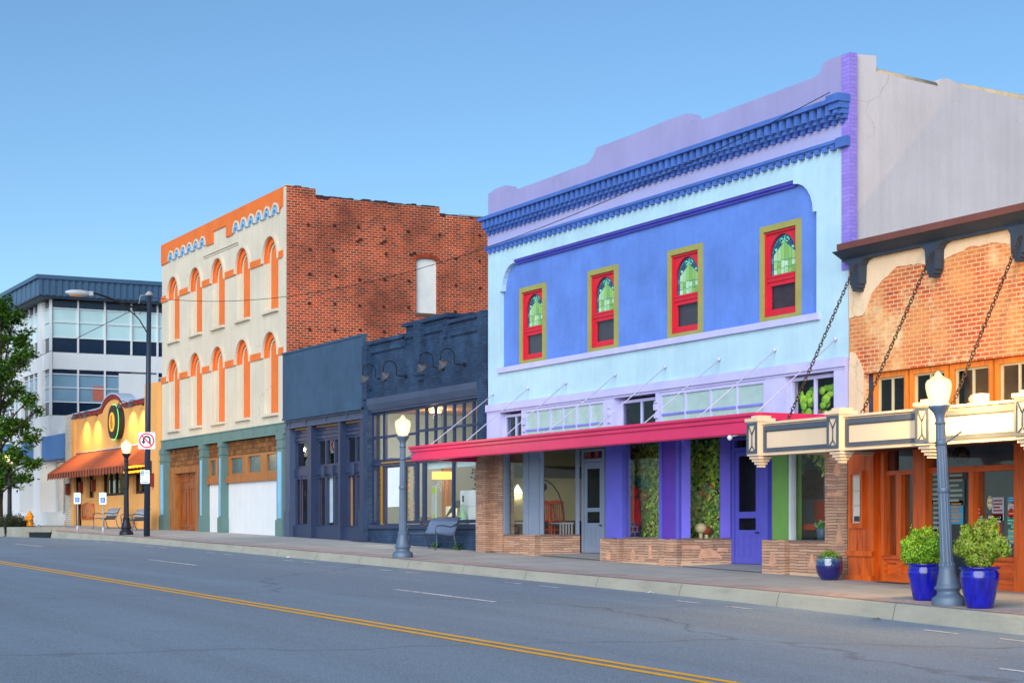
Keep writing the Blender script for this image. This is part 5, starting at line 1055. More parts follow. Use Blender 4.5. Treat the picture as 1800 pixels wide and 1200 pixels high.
# neon script in the right hand window and the lattice panel
x, z = P(238, 817, -.0); t = thing('neon_sign', (x + 1.2, -.3, 3.55), 'glowing orange two line neon script sign at the right end under the awning', 'sign')
m = MB(); m.box(x - .9, x + 3.2, -.30, -.22, 3.28, 3.80); m.build('back_board', paint('dark_sign_board', (60, 30, 16), .6), t)
def squig(x0, x1, z0, h, mm, step=.1):
    pts = []; k = 0; xx = x0
    while xx < x1: pts.append((xx, -.33, z0 + h * (.5 + .5 * math.sin(k * 1.9)) * (1 if k % 5 else 1.5))); xx += step * .55; k += 1
    mm.tube(pts, .016, 5)
m = MB(); squig(x - .8, x + 3.1, 3.57, .1, m); squig(x - .7, x + 3.0, 3.36, .08, m); m.build('neon_script', emit('neon_orange', (255, 150, 40), 1.8), t)
xk0, xk1 = X(144.5), X(166); t = thing('lattice_panel', ((xk0 + xk1) / 2, -.05, 1.3), 'woven copper coloured lattice panel on the ochre wall under the left window', 'panel'); zk = P(150, 912)[1]; m = MB(); m.frame(xk0, xk1, zk, 2.15, .05, -.07, -.002); m.build('frame', O_dk, t); m = MB()
for i in range(9): a = xk0 + .1 + (xk1 - xk0 - .2) * i / 8; m.tube([(a, -.04, zk + .05), (a + .25 * math.sin(i), -.05, (zk + 2.1) / 2), (a, -.04, 2.1)], .03, 5); zz = zk + .1 + (2.0 - zk) * i / 8; m.tube([(xk0 + .05, -.045, zz), ((xk0 + xk1) / 2, -.06, zz + .12), (xk1 - .05, -.045, zz)], .03, 5)
m.build('weave', paint('copper_weave', (206, 130, 76), .6, .2, 3), t)

# ------------------------------------------------------------------ white office building at the far end
F_w = paint('office_white', (206, 206, 206), .7, .05, .6, .1); F_met = paint('office_metal_blue', (56, 84, 112), .4, .08, 1.2, .1, spec=.6); F_dk = paint('spandrel_navy', (18, 34, 56), .25, .1, 1, spec=.7)
F_lt = paint('pale_blind_glass', (176, 204, 204), .3, .05, .7, spec=.6); F_mid = paint('sky_blue_glass', (118, 150, 170), .12, .12, .6, spec=.9); F_bl = paint('shop_fascia_blue', (76, 116, 170), .6, .08, 2)
FB = thing('office_building', (-68, 4, 1), 'white three storey office building with a blue metal roof fascia and ribbon windows', 'building', 'buildings along the street')
xc = -65.4
m = MB(); m.box(-100, xc - .3, .3, 14, 5.7, 12.9); m.box(-100, -61.4, .6, 14, 5.75, 6.0); m.build('wall', F_w, FB)
MB().box(-100, -78.01, .2, .6, .6, 5.74).build('wall', F_w, FB)
roof = MB(); roof.box(-100, xc + .75, -.85, 14.5, 13.55, 13.75); roof.box(-100, xc + .62, -.72, 14.4, 12.72, 13.549)
yy = -.7
k = 0
while yy < 14: roof.box(xc + .62, xc + .68, yy, yy + .16, 12.76, 13.54); yy += .33
xx = -100
while xx < xc + .5: roof.box(xx, xx + .5, -.75, -.72, 12.76, 13.54); xx += 1.1
roof.build('roof_fascia', F_met, FB); MB().box(-100, xc + .55, -.6, 14, 12.62, 12.719).build('soffit', paint('dark_soffit', (50, 56, 66), .6), FB)
m = MB()
for z0, z1 in ((9.1, 9.95), (5.7, 6.75)): m.box(-100, xc, -.02, .3, z0, z1); m.box(xc - .3, xc, .3, 14, z0, z1)
m.box(-67.75, -66.75, -.1, .3, 1.0, 12.65); m.box(-72.4, -71.5, -.1, .3, 1.0, 12.65); m.box(xc - .06, xc + .05, -.03, .1, 6.75, 12.62); m.box(-77, -76.2, -.1, .3, 1, 12.65); m.build('spandrel_band', F_w, FB)
def ribbon(zs_, pat):
    cols_ = [S(px, 600, xc)[0] for px in (89.6, 138, 185, 232.5, 277)]; cols_ = [cols_[0] + (cols_[-1] - cols_[0]) / 4 * i for i in range(9)]
    for j in range(8):
        y0, y1 = cols_[j] + .04, cols_[j + 1] - .04
        if pat and j == 3: continue
        q = MB()
        for (za, zb2), k in zip(zip(zs_, zs_[1:]), (0, 1, 1, 0)):
            q.k = k; q.box(xc - .12, xc - .06, y0, y1, za + .02, zb2 - .03)
        f = MB()
        f.box(xc - .06, xc + .03, y0 - .08, y0, zs_[0], zs_[-1]); 
        for zz in zs_[1:-1]: f.box(xc - .06, xc + .0, y0, y1, zz - .03, zz + .02)
        o = f.build('window', F_w, FB); q.build('pane', [F_dk, F_mid if pat else F_lt], o)
    for (wx0, wx1, nn) in ((-66.7, xc - .06, 1), (-71.45, -67.8, 3), (-76.15, -72.45, 3)):
        for j in range(nn):
            a = wx0 + (wx1 - wx0) * j / nn; b = wx0 + (wx1 - wx0) * (j + 1) / nn - .08; q = MB()
            for (za, zb2), k in zip(zip(zs_, zs_[1:]), (0, 1, 1, 0)): q.k = k; q.box(a, b, .08, .14, za + .02, zb2 - .03)
            f = MB(); f.box(b, b + .08, -.01, .1, zs_[0], zs_[-1])
            for zz in zs_[1:-1]: f.box(a, b, .02, .12, zz - .03, zz + .02)
            o = f.build('window', F_w, FB); q.build('pane', [F_dk, F_lt if not pat else F_mid], o)
ribbon([9.95, 10.72, 11.5, 12.2, 12.62], 0); ribbon([6.75, 7.45, 8.18, 8.86, 9.1], 1)
m = MB(); m.box(xc - .05, xc + .02, 3.55, 5.6, 6.75, 9.0); m.build('white_panel', F_w, FB)
MB().box(xc - .055, xc - .045, 2.2, 2.75, 7.55, 8.3).build('terracotta_blind', paint('terracotta_blind', (176, 96, 80), .5, .1, 3), FB)
# ground floor of the office building
zg_ = 1.1
for bx in ((-67.75, -66.3, -.3, .9, .8, 5.7), (-72.9, -71.0, -.3, .9, .8, 5.7), (-78, -76.6, -.3, .9, .8, 5.7)): B(bx).build('column', F_w, FB)
for bx in ((-66.299, -61.4, .5, .9, .8, 1.75), (-66.29, -64.7, -.3, .499, .8, 1.85), (-71, -67.76, -.2, .9, .8, 1.9)): B(bx).build('plinth', F_w, FB)
for bx in ((-66.29, -61.4, -.22, .5, 4.45, 5.65), (-70.99, -67.76, -.22, .5, 4.6, 5.65), (-76.5, -72.91, -.22, .5, 4.6, 5.65)): B(bx).build('shop_fascia', F_bl, FB)
for a, b, z1 in ((-66.2, -61.45, 4.44), (-70.95, -67.8, 4.59), (-76.5, -72.95, 4.59)):
    o = MB().prism(rect(a, b, 1.76, z1), .55, .65, [rect(a + .08, a + (b - a) * .42 - .05, 1.85, z1 - .08), rect(a + (b - a) * .42 + .05, b - .08, 1.85, 3.5), rect(a + (b - a) * .42 + .05, b - .08, 3.58, z1 - .08)]).build('window', paint('aluminium', (170, 174, 178), .4, .06), FB); MB().box(a + .05, b - .05, .59, .596, 1.8, z1 - .04).build('pane', m_glass, o)
m = MB(); m.box(-100, -61.4, 4.5, 4.6, .8, 5.7); m.build('office_room', paint('yellow_room', (206, 190, 130), .9, .12, .8), FB); MB().box(-78, -61.4, .66, 4.5, 5.0, 5.1).build('office_ceiling', F_w, FB)
m = MB(); m.box(-66.2, -61.5, 2.6, 2.7, 1.2, 2.7); m.build('grey_counter', paint('grey_counter', (96, 100, 108), .8), FB)
m = MB()
for k in range(7): a = -64.4 + k * .42; m.tube([(a, 2.5, 1.9 + .27 * k), (a, 2.5, 2.8 + .27 * k)], .02, 5)
m.tube([(-64.4, 2.5, 2.8), (-61.9, 2.5, 4.42)], .03, 6); m.build('stair_rail', m_black, FB)
m = MB(); m.box(-66.0, -65.6, 1.2, 1.25, 2.7, 3.9); m.build('red_poster', paint('red_poster', (216, 50, 44), .7), FB)
lamp_light('room_light', FB, (-63.5 + 68, 1.5 - 4, 4.6 - 1), 70, (1, .85, .5), .3)
MB().box(-63.2, -62.0, .2, .45, 1.1, 1.4).build('yellow_step', paint('step_yellow', (226, 150, 34), .6), FB)
t = thing('drain_pipe', (-62.3, .2, 1.4), 'thin grey pipe standing on the yellow step beside the white tiled pier', 'pipe'); MB().tube([(-62.3, .3, 1.40), (-62.3, .3, 3.3)], .05, 8).build('pipe', paint('galvanised_grey', (150, 150, 150)), t)

# ------------------------------------------------------------------ street lamps
m_globe = None
n_ = N('lit_globe'); e_ = n_.n('Emission'); e_.inputs[0].default_value = (1, .72, .36, 1); lw = n_.n('LayerWeight'); lw.inputs[0].default_value = .35
n_.l(n_.ramp(lw.outputs['Facing'], [(0, (1, .93, .72)), (.35, (1, .88, .56)), (1, (1, .5, .1))]), e_.inputs[0]); e_.inputs[1].default_value = .5
t_ = n_.n('BsdfTransparent'); t_.inputs[0].default_value = (.36, .33, .28, 1); a_ = n_.n('AddShader'); n_.l(e_.outputs[0], a_.inputs[0]); n_.l(t_.outputs[0], a_.inputs[1])
n_.l(a_.outputs[0], n_.out.inputs[0]); m_globe = n_.m
L_grey = paint('lamp_grey_blue', (84, 100, 120), .45, .12, 4, .15, .3, 40, spec=.5); L_blk = paint('lamp_dark', (26, 28, 38), .45, .1, 4)
def street_lamp(x, y, label, mat, h=3.52, power=120, arms=True, lean=(0, 0)):
    t = thing('street_lamp', (0, 0, 0), label, 'street lamp', 'acorn globe street lamps'); o = (0, 0, 0); k = h / 3.52
    MB().lathe([(.25, -.06), (.255, .02), (.255, .10), (.235, .13), (.19, .155), (.165, .19), (.17, .23), (.205, .255), (.205, .28), (.175, .31), (.17, .33), (.15, .42), (.125, .52), (.12, .6)], 0, 0, 0, 28).build('base', mat, t, o)
    MB().lathe([(.125, .60), (.125, .63), (.10, .66), (.093, 1.2), (.083, 2.0), (.072, 2.72 * k), (.074, 2.74 * k)], 0, 0, 0, 28, flute=.09).build('post', mat, t, o)
    MB().lathe([(.08, 2.74 * k), (.085, 2.77 * k), (.07, 2.79 * k), (.075, 2.86 * k), (.10, 2.92 * k), (.145, 2.97 * k), (.165, 3.0 * k), (.165, 3.03 * k), (.12, 3.04 * k)], 0, 0, 0, 24).build('capital', mat, t, o)
    zb_ = 3.04 * k
    g_ = MB().lathe([(.115, zb_), (.15, zb_ + .06), (.18, zb_ + .16), (.197, zb_ + .26), (.195, zb_ + .33), (.17, zb_ + .375), (.12, zb_ + .40), (.075, zb_ + .43), (.045, zb_ + .47), (.015, zb_ + .51)], 0, 0, 0, 24).build('globe', m_globe, t, o); g_.visible_shadow = True
    for pf in ([(.078, 2.42), (.09, 2.43), (.09, 2.49), (.078, 2.50)], [(.088, 1.7), (.098, 1.71), (.098, 1.78), (.086, 1.79)]): MB().lathe(pf, 0, 0, 0, 16).build('collar', mat, t, o)
    if arms: MB().tube([(0, -.05, 2.46), (-.05, -.42, 2.47)], .014, 6).tube([(0.05, .05, 2.46), (.12, .3, 2.62)], .016, 6).build('bracket', mat, t, o)
    lamp_light('bulb', t, (0, 0, zb_ + .28), power * 2, (1, .64, .24), .09)
    t.location = (x, y, zwalk(x, y)); t.rotation_euler = (0, R(lean[0]), R(lean[1])) if False else (R(lean[1]), R(lean[0]), 0); return t
xq, yq = on_walk(1668, 1063)
street_lamp(X(1668, -3.35), -3.35, 'grey blue street lamp with lit globe standing between two cobalt pots', L_grey, power=430, lean=(-2.4, 1.4))
street_lamp(X(708, -3.35), -3.35, 'grey blue street lamp with lit globe near the crimson canopy end and metal bench', L_grey, power=60)
street_lamp(X(222, -3.3), -3.3, 'dark street lamp with lit globe before the ochre bar', L_blk, power=110, arms=False)
street_lamp(X(16.5, -3.0), -3.0, 'dark street lamp with its globe glowing through the tree leaves', L_blk, power=90, arms=False)

# ------------------------------------------------------------------ pole with roadway lamp and signs
xp, yp = X(258, -3.35), -3.35
zp = zwalk(xp, yp)
PO = thing('utility_pole', (xp, yp, zp), 'tall dark steel pole carrying a curved arm roadway lamp', 'pole')
ztop = P(264, 519, yp)[1]
MB().tube([(xp, yp, zp - .1), (xp + .3, yp, ztop)], [.115, .08], 14).build('pole', paint('pole_navy', (38, 50, 66), .45, .1, 3), PO)
m = MB(); m.lathe([(.12, 0), (.14, .06), (.05, .16)], xp + .3, yp, ztop, 10); m.tube([(xp + .3, yp, ztop + .02), (xp + .25, yp - .3, ztop), (xp + .22, yp - .35, ztop - .3)], .02, 6); m.build('pole_cap', paint('galvanised_grey', (150, 150, 150)), PO)
za, zl = P(264, 544, yp)[1], P(154, 514, yp - 2.7)[1]
def bez(p0, p1, p2, n=10): return [tuple((1 - t) ** 2 * a + 2 * t * (1 - t) * b + t * t * c for a, b, c in zip(p0, p1, p2)) for t in [i / n for i in range(n + 1)]]
m = MB(); xh = xp + .27
def arm_pts(L): return [(xh, *S(px, py, xh)) for px, py in L]
m.tube(arm_pts([(264.5, 544), (250, 543), (233, 540), (222, 536.5), (211, 532), (189, 522.5), (171, 516.5), (155, 514.5)]), .035, 8); m.tube(arm_pts([(262.5, 592), (253, 575), (244.4, 561), (236.7, 553), (222, 541), (212, 533)]), .022, 6)
m.tube(arm_pts([(237, 553), (236.5, 549), (239, 545), (243, 544), (247, 546), (247.5, 550), (244.5, 552)]), .014, 5); m.build('lamp_arm', m_black, PO)
yl, zl = S(137, 514.5, xh); yp_ = yp
hd = MB(); hd.ball((xh, yl, zl), .46, 16, (.36, 1, .24)); hd.box(xh - .08, xh + .08, yl + .36, yl + .52, zl - .07, zl + .07); ho = hd.build('roadway_lamp_head', paint('head_grey', (176, 180, 180), .5, .08, 3), PO)
MB().ball((xh, yl - .05, zl - .08), .28, 14, (.4, 1, .22)).build('lens', paint('amber_lens', (206, 140, 80), .2), ho)
m_sw = paint('sign_white', (222, 224, 226), .4, .04, 3); m_sb = paint('sign_blue', (24, 96, 190), .4, .05); m_sk = paint('sign_black', (20, 22, 28), .5); m_sr = paint('sign_red', (206, 30, 44), .4, .05); m_sg = paint('sign_green', (20, 130, 96), .4, .05)
def sign_board(name, loc, yaw, wd, ht, label, mat=None):
    t = thing(name, loc, label, 'sign'); o = (0, 0, 0)
    pts = []; r = .035
    for cx, cz, a in ((wd / 2 - r, ht / 2 - r, 0), (-wd / 2 + r, ht / 2 - r, 90), (-wd / 2 + r, -ht / 2 + r, 180), (wd / 2 - r, -ht / 2 + r, 270)):
        pts += [(cx + r * math.cos(R(a + q)), cz + r * math.sin(R(a + q))) for q in (0, 30, 60, 90)]
    MB().prism(pts, -.004, .004).build('plate', mat or m_sw, t, o); t.rotation_euler = (0, 0, R(yaw)); return t
z_ = P(263, 774, yp)[1]; zs2 = z_
t = sign_board('no_u_turn_sign', (xp + .22 * .6 + .14, yp - .08, z_), 68, .62, .62, 'white square no U turn sign with red circle on the tall pole')
o = (0, 0, 0); m = MB(); m.frame(-.30, .30, -.30, .30, .008, -.006, -.0041); m.build('border', m_sk, t, o)
ring = [(.27 * math.cos(R(q)), .27 * math.sin(R(q))) for q in range(0, 360, 12)]; MB().prism(ring, -.0055, -.0045, [[(.22 * math.cos(R(q)), .22 * math.sin(R(q))) for q in range(0, 360, 12)]]).build('red_circle', m_sr, t, o)
m = MB(); pth = [(-.11 + 0, -.02)] + [(.0 + .11 * math.cos(R(q)), .05 + .10 * math.sin(R(q))) for q in range(180, -1, -20)] + [(.11, -.14)]
def ribbon2(mm, pts, wd, y0, y1):
    L, R_ = [], []
    for i, p in enumerate(pts):
        a = pts[max(i - 1, 0)]; b = pts[min(i + 1, len(pts) - 1)]; dx, dz = b[0] - a[0], b[1] - a[1]; q = math.hypot(dx, dz); nx, nz = -dz / q * wd, dx / q * wd; L.append((p[0] + nx, p[1] + nz)); R_.append((p[0] - nx, p[1] - nz))
    mm.prism(L + R_[::-1], y0, y1)
ribbon2(m, pth, .03, -.0056, -.0046); m.prism([(-.19, -.02), (-.03, -.02), (-.11, -.13)], -.0056, -.0046); m.build('arrow', m_sk, t, o)
m = MB(); ribbon2(m, [(-.17, .17), (.17, -.17)], .025, -.0068, -.0058); m.build('red_bar', m_sr, t, o)
z_ = P(259, 838, yp)[1]; t = sign_board('parking_sign', (xp + .2, yp - .12, z_), 48, .36, .48, 'small white and green two hour parking sign lower on the tall pole')
m = MB(); m.box(-.16, -.05, -.006, -.0041, .06, .22); m.box(-.14, .14, -.006, -.0041, -.2, -.175); m.build('green_mark', m_sg, t, o)
text('2', .17, t, (-.105, -.0065, .14), (R(90), 0, 0), m_sw); text('HOUR\nPARKING', .05, t, (.06, -.0065, .15), (R(90), 0, 0), m_sg); text('8AM TO 5PM', .05, t, (0, -.0065, -.03), (R(90), 0, 0), m_sg); text('MON-FRI', .05, t, (0, -.0065, -.11), (R(90), 0, 0), m_sg)
def wheelchair(t, s, z):
    m = MB(); m.ball((-.01 * s, -.009, z + .075 * s), .014 * s, 8, (1, .2, 1)); ribbon2(m, [(-.01 * s, z + .055 * s), (-.005 * s, z - .005 * s), (.035 * s, z - .005 * s), (.055 * s, z - .05 * s)], .008 * s, -.0085, -.0075)
    ribbon2(m, [(-.02 * s + .045 * s * math.cos(R(q)), z - .025 * s + .045 * s * math.sin(R(q))) for q in range(110, 345, 20)], .006 * s, -.0085, -.0075); ribbon2(m, [(-.008 * s, z + .03 * s), (.03 * s, z + .03 * s)], .006 * s, -.0085, -.0075); m.build('wheelchair_symbol', m_sw, t, (0, 0, 0))
for px, py, lab in ((138, 931, 'accessible parking sign on a thin post before the bar entrance'), (183, 934, 'accessible parking sign on a thin post before the left metal bench')):
    y = -3.25; x = X(px, y); zb_ = zwalk(x, y); t = sign_board('accessible_parking_sign', (x, y - .05, zb_), 50, .3, .46, lab)
    t['group'] = 'accessible parking signs'
    pl = [c for c in t.children if c.name.startswith('plate')][0]; pl.location = (0, 0, 1.36)
    MB().tube([(0, .04, -.05), (0, .04, 1.5)], .03, 8).build('post', paint('galvanised_grey', (150, 150, 150)), t, o); MB().lathe([(.05, -.02), (.05, .22), (.04, .24)], 0, .04, 0, 10).build('sleeve', paint('pale_sleeve', (176, 180, 184), .5), t, o)
    m = MB(); m.box(-.1, .1, -.0075, -.0041, 1.2, 1.4); m.build('blue_square', m_sb, t, o); wheelchair(t, 1.0, 1.31); text('RESERVED\nPARKING', .052, t, (0, -.0065, 1.49), (R(90), 0, 0), m_sg)

# ------------------------------------------------------------------ benches
m_bm = paint('bench_metal', (70, 84, 106), .45, .1, 4, metal=.3, spec=.5)
def bench(x, y, L, label, style, rot=0):
    t = thing('street_bench', (0, 0, 0), label, 'bench', 'metal benches on the pavement'); o = (0, 0, 0); h = L / 2
    prof = [(-.34, .44), (-.30, .455), (-.1, .43), (.1, .40), (.18, .42), (.25, .55), (.31, .75), (.36, .84), (.42, .86)]
    if style:
        m = MB(); n = int(L / .06)
        for i in range(n): xx = -h + .04 + (L - .08) * (i + .5) / n; m.tube([(xx + .012 * math.sin(j * 1.3), a, b) for j, (a, b) in enumerate(prof)], .0125, 5)
        m.build('slats', paint('bench_slat', (104, 124, 156), .4, .1, 4, metal=.3, spec=.5), t, o)
    else:
        m = MB(); sx_ = [(xx, p) for xx in (-h + .05, h - .05) for p in prof[:6]]; k = 6; m.add([(xx, a, b) for xx in (-h + .05, h - .05) for a, b in prof[:6]], [(i, i + 1, i + 1 + k, i + k) for i in range(5)]); m.build('seat', paint('bench_brown', (70, 62, 66), .5), t, o, recalc=False)
        m = MB(); k = 3; m.add([(xx, a - .01, b) for xx in (-h + .05, h - .05) for a, b in ((.22, .56), (.31, .76), (.42, .88))], [(i, i + 1, i + 1 + k, i + k) for i in range(2)]); m.build('backrest', paint('bench_silver', (170, 176, 184), .35, .1, 4, metal=.4), t, o, recalc=False)
    m = MB(); m.tube([(-h, *prof[0]), (h, *prof[0])], .018, 6); m.tube([(-h, *prof[-1]), (h, *prof[-1])], .018, 6); m.tube([(-h, .16, .40), (h, .16, .40)], .016, 6); m.build('rail', m_bm, t, o)
    for s in (-1, 1):
        xx = s * h
        MB().tube([(xx, -.36, 0), (xx, -.30, .12), (xx, -.31, .44)], .018, 6).tube([(xx, .36, 0), (xx, .26, .15), (xx, .2, .42), (xx, .27, .6), (xx, .36, .84)], .018, 6).build('leg', m_bm, t, o)
        MB().tube([(xx, -.31, .44), (xx, -.36, .56), (xx, -.30, .65), (xx, -.1, .66), (xx, .1, .62), (xx, .3, .70)], .018, 6).build('armrest', m_bm, t, o)
    t.location = (x, y, zwalk(x, y)); t.rotation_euler = (0, 0, R(rot)); return t
bench(-17.25, -.85, 1.85, 'dark metal slatted bench under the sofa window of the dark brick shop', True)
for pa, pb, lab in ((163, 181, 'brown bench with silver back before the ochre wall, next to the accessible parking sign'), (211, 233, 'brown bench with silver back behind the dark street lamp')):
    y = -1.25; bench((X(pa, y - .35) + X(pb, y - .35)) / 2, y, 1.7, lab, False)

# ------------------------------------------------------------------ pots and bushes
n_ = N('cobalt_glaze'); p_ = n_.pr(.2, 0, .5); 
c_ = n_.ramp(n_.noise(n_.coord((5, 5, .8)), 3, 6, .6), [(.3, lin((8, 8, 84))), (.55, lin((18, 20, 150))), (.8, lin((30, 34, 186)))]); n_.l(c_, p_.inputs['Base Color']); p_.inputs['Coat Weight'].default_value = .25; p_.inputs['Coat Roughness'].default_value = .12; n_.bump(n_.noise(n_.coord(), 14, 3), p_, .12, .02); m_cob = n_.m
n_ = N('cobalt_glaze_dark'); p_ = n_.pr(.1, 0, .7); tc = n_.n('TexCoord'); sp = n_.n('SeparateXYZ'); n_.l(tc.outputs['Object'], sp.inputs[0]); a_ = n_.n('Math', operation='MULTIPLY_ADD'); n_.l(n_.noise(n_.coord((12, 12, 2)), 2, 4), a_.inputs[0]); a_.inputs[1].default_value = .25; n_.l(sp.outputs[2], a_.inputs[2])
n_.l(n_.ramp(a_.outputs[0], [(.36, lin((10, 12, 92))), (.46, lin((30, 60, 110))), (.52, lin((90, 120, 130))), (.58, lin((70, 70, 50)))]), p_.inputs['Base Color']); p_.inputs['Coat Weight'].default_value = .6; m_cob2 = n_.m
m_soil = paint('soil', (58, 42, 32), .95, .3, 12)
m_box = leafmat('boxwood_leaf', [(64, 110, 22), (108, 160, 32), (150, 196, 48), (178, 214, 80)], .35); m_dry = leafmat('yellowing_leaf', [(88, 124, 32), (136, 172, 44), (176, 194, 72), (168, 140, 84)], .35)
m_twig = paint('twig_brown', (84, 62, 40), .9, .2, 8)
def pot(x, y, r, h, label, mat, round_=False):
    z = zwalk(x, y); t = thing('glazed_pot', (x, y, z), label, 'plant pot', 'cobalt glazed plant pots')
    prof = [(r * .62, 0), (r * .68, .04), (r * .84, h * .4), (r * .96, h * .7), (r * .97, h * .84), (r * .90, h * .91), (r * .93, h * .94), (r * 1.03, h * .965), (r * 1.03, h), (r * .92, h), (r * .88, h * .9)] if not round_ else [(r * .6, 0), (r * .66, .03), (r * .9, h * .28), (r, h * .55), (r * .97, h * .82), (r * .9, h * .9), (r * .94, h * .95), (r * .96, h), (r * .86, h), (r * .82, h * .9)]
    MB().lathe(prof, x, y, z, 40).build('vessel', mat, t); MB().lathe([(r * .88, 0), (r * .86, .02)], x, y, z + h * .88, 24).build('soil', m_soil, t); return t
def bush(x, y, z, lumps, n, mat, label, L=.055, spiky=0):
    t = thing('bush', (x, y, z), label, 'bush', 'bushes in the cobalt pots')
    m = MB(); st = MB()
    for i in range(16 if n > 1000 else 0): a = rnd.uniform(0, 6.28); q = rnd.uniform(.08, .3); st.tube([(x + .05 * math.cos(a), y + .05 * math.sin(a), z), (x + q * .5 * math.cos(a), y + q * .5 * math.sin(a), z + .15), (x + q * math.cos(a), y + q * math.sin(a), z + rnd.uniform(.25, .42))], .007, 4)
    tot = sum(l[3] ** 2 for l in lumps)
    for (dx, dy, dz, r) in lumps:
        dx, dy, dz, r = dx * 1.12, dy * 1.12, dz * 1.1, r * 1.06
        for i in range(int(n * r * r / tot)):
            d = Vector((rnd.gauss(0, 1), rnd.gauss(0, 1), rnd.gauss(0, 1))).normalized(); rr = r * (1 - abs(rnd.gauss(0, .22)))
            c = Vector((x + dx, y + dy, z + dz)) + d * rr
            if c.z < z - .02: continue
            if spiky: tip = c + (d * .6 + Vector((0, 0, .6))) * rnd.uniform(.03, .11); 
            else: tip = c
            k = 3 if spiky else 2
            for j in range(k): m.leaf(tuple(c.lerp(tip, j / k) + Vector((rnd.gauss(0, .012), rnd.gauss(0, .012), rnd.gauss(0, .012)))), L * rnd.uniform(.7, 1.2), L * .55, d)
    if n > 1000:
        for i in range(34):
            l = rnd.choice(lumps); a = rnd.uniform(0, 6.28); p0 = Vector((x + l[0] * .8, y + l[1] * .8, z + l[2])); p1 = p0 + Vector((math.cos(a) * rnd.uniform(.05, .22), math.sin(a) * .15, rnd.uniform(.06, .15) + l[3]))
            st.tube([p0, p0.lerp(p1, .6) + Vector((0, 0, .02)), p1], .004, 4)
            for j in range(16): q = rnd.uniform(.45, 1.02); m.leaf(p0.lerp(p1, q) + Vector((rnd.gauss(0, .015), rnd.gauss(0, .015), rnd.gauss(0, .015))), L * rnd.uniform(.6, 1.1), L * .5)
    m.build('foliage', mat, t, recalc=False)
    if n > 1000: st.build('stems', m_twig, t)
yA, yB, yC_ = -2.95, -3.35, -.62
xA, xB, xC = X(1626, yA), X(1722, yB), X(1458, yC_)
pot(xA, yA, .275, .58, 'cobalt blue glazed pot left of the grey lamp base', m_cob); pot(xB, yB, .295, .61, 'cobalt blue glazed pot right of the grey lamp base', m_cob); pot(xC, yC_, .26, .45, 'round dark cobalt pot with a drip glazed rim against the stone pier', m_cob2, True)
zA = zwalk(xA, yA) + .55; zB = zwalk(xB, yB) + .58
bush(xA, yA, zA, [(-.05, 0, .16, .2), (.14, .05, .2, .18), (-.24, -.05, .28, .16), (-.1, .1, .40, .15), (.26, -.05, .28, .14), (-.12, -.16, .14, .15), (.1, .1, .36, .11), (-.34, .05, .2, .1), (.3, .1, .12, .1), (-.2, .0, .44, .09)], 4600, m_box, 'rounded light green boxwood bush in the pot left of the lamp', .04)
bush(xB, yB, zB, [(0, 0, .16, .2), (.18, .05, .26, .15), (-.2, 0, .28, .15), (.06, 0, .46, .13), (-.1, .08, .38, .13), (.34, 0, .32, .11), (-.36, 0, .26, .1), (.12, .1, .58, .07), (-.2, -.05, .48, .08), (.3, -.05, .46, .07), (-.02, -.15, .3, .15), (.42, .05, .22, .07)], 3000, m_dry, 'spiky yellowing green bush in the pot right of the lamp', .05, 1)
bush(xC, yC_, zwalk(xC, yC_) + .42, [(0, 0, .0, .16), (.12, 0, -.01, .12), (-.12, 0, -.01, .12)], 700, m_box, 'low green succulent bush in the round pot by the stone pier', .035)
for i in range(0): pass

# ------------------------------------------------------------------ hydrant, planter, shrub, tree
x, y = X(52.5, -3.0), -3.0; z = zwalk(x, y)
t = thing('fire_hydrant', (x, y, z), 'orange yellow fire hydrant beside the planter shrub', 'hydrant'); m_hy = paint('hydrant_yellow', (216, 136, 24), .45, .12, 5, .1)
MB().lathe([(.2, 0), (.2, .05), (.15, .07), (.14, .48), (.18, .5), (.18, .55), (.14, .58), (.12, .66), (.06, .73), (.04, .78)], x, y, z, 18).build('barrel', m_hy, t)
for dx, dy in ((-.22, 0), (.22, 0), (0, -.22)): MB().tube([(x, y, z + .42), (x + dx, y + dy, z + .42)], .075, 10).tube([(x + dx * .85, y + dy * .85, z + .42), (x + dx * 1.05, y + dy * 1.05, z + .42)], .09, 6).build('outlet', m_hy, t)
MB().lathe([(.205, -.02), (.205, .1)], x, y, z, 14).build('foot', m_black, t)
xa, xb = -62.5, -52.75
t = thing('planter_wall', ((xa + xb) / 2, -3.6, .7), 'low concrete planter wall along the kerb under the tree', 'planter'); m = MB(); m.box(xa, xb, -4.05, -3.85, .4, 1.06); m.box(xb - .2, xb, -3.849, -2.3, .5, 1.06); m.build('wall', m_kerb, t); MB().box(xa, xb - .21, -3.849, -2.3, .5, 1.0).build('soil', m_soil, t)
t = thing('shrub', (-55.6, -3.3, 1.2), 'dark spreading shrub spilling over the concrete planter wall', 'shrub'); m = MB()
for (cx, cy, cz, sx_, sy_, sz_, n) in ((-58.6, -3.3, 1.28, 2.0, .6, .3, 2600), (-57.2, -3.4, 1.2, 1.1, .6, .22, 1500), (-56.6, -4.06, .95, .22, .06, .3, 260), (-59.5, -3.3, 1.32, 1.8, .5, .3, 900)):
    for i in range(n): m.leaf((cx + max(-1.7, min(1.7, rnd.gauss(0, .6))) * sx_ * .6, cy + rnd.gauss(0, .5) * sy_, cz + rnd.gauss(0, .5) * sz_), rnd.uniform(.08, .16), .05, (0, -.5, .8))
m.build('foliage', leafmat('juniper', [(18, 28, 16), (34, 46, 22), (58, 66, 30), (70, 56, 36)], .15), t, recalc=False); m = MB()
for i in range(9): a = -60 + i * .4; m.tube([(a, -3.3, 1.1), (a + rnd.uniform(-.4, .4), -3.5, 1.45)], .02, 5)
m.build('stems', m_twig, t)
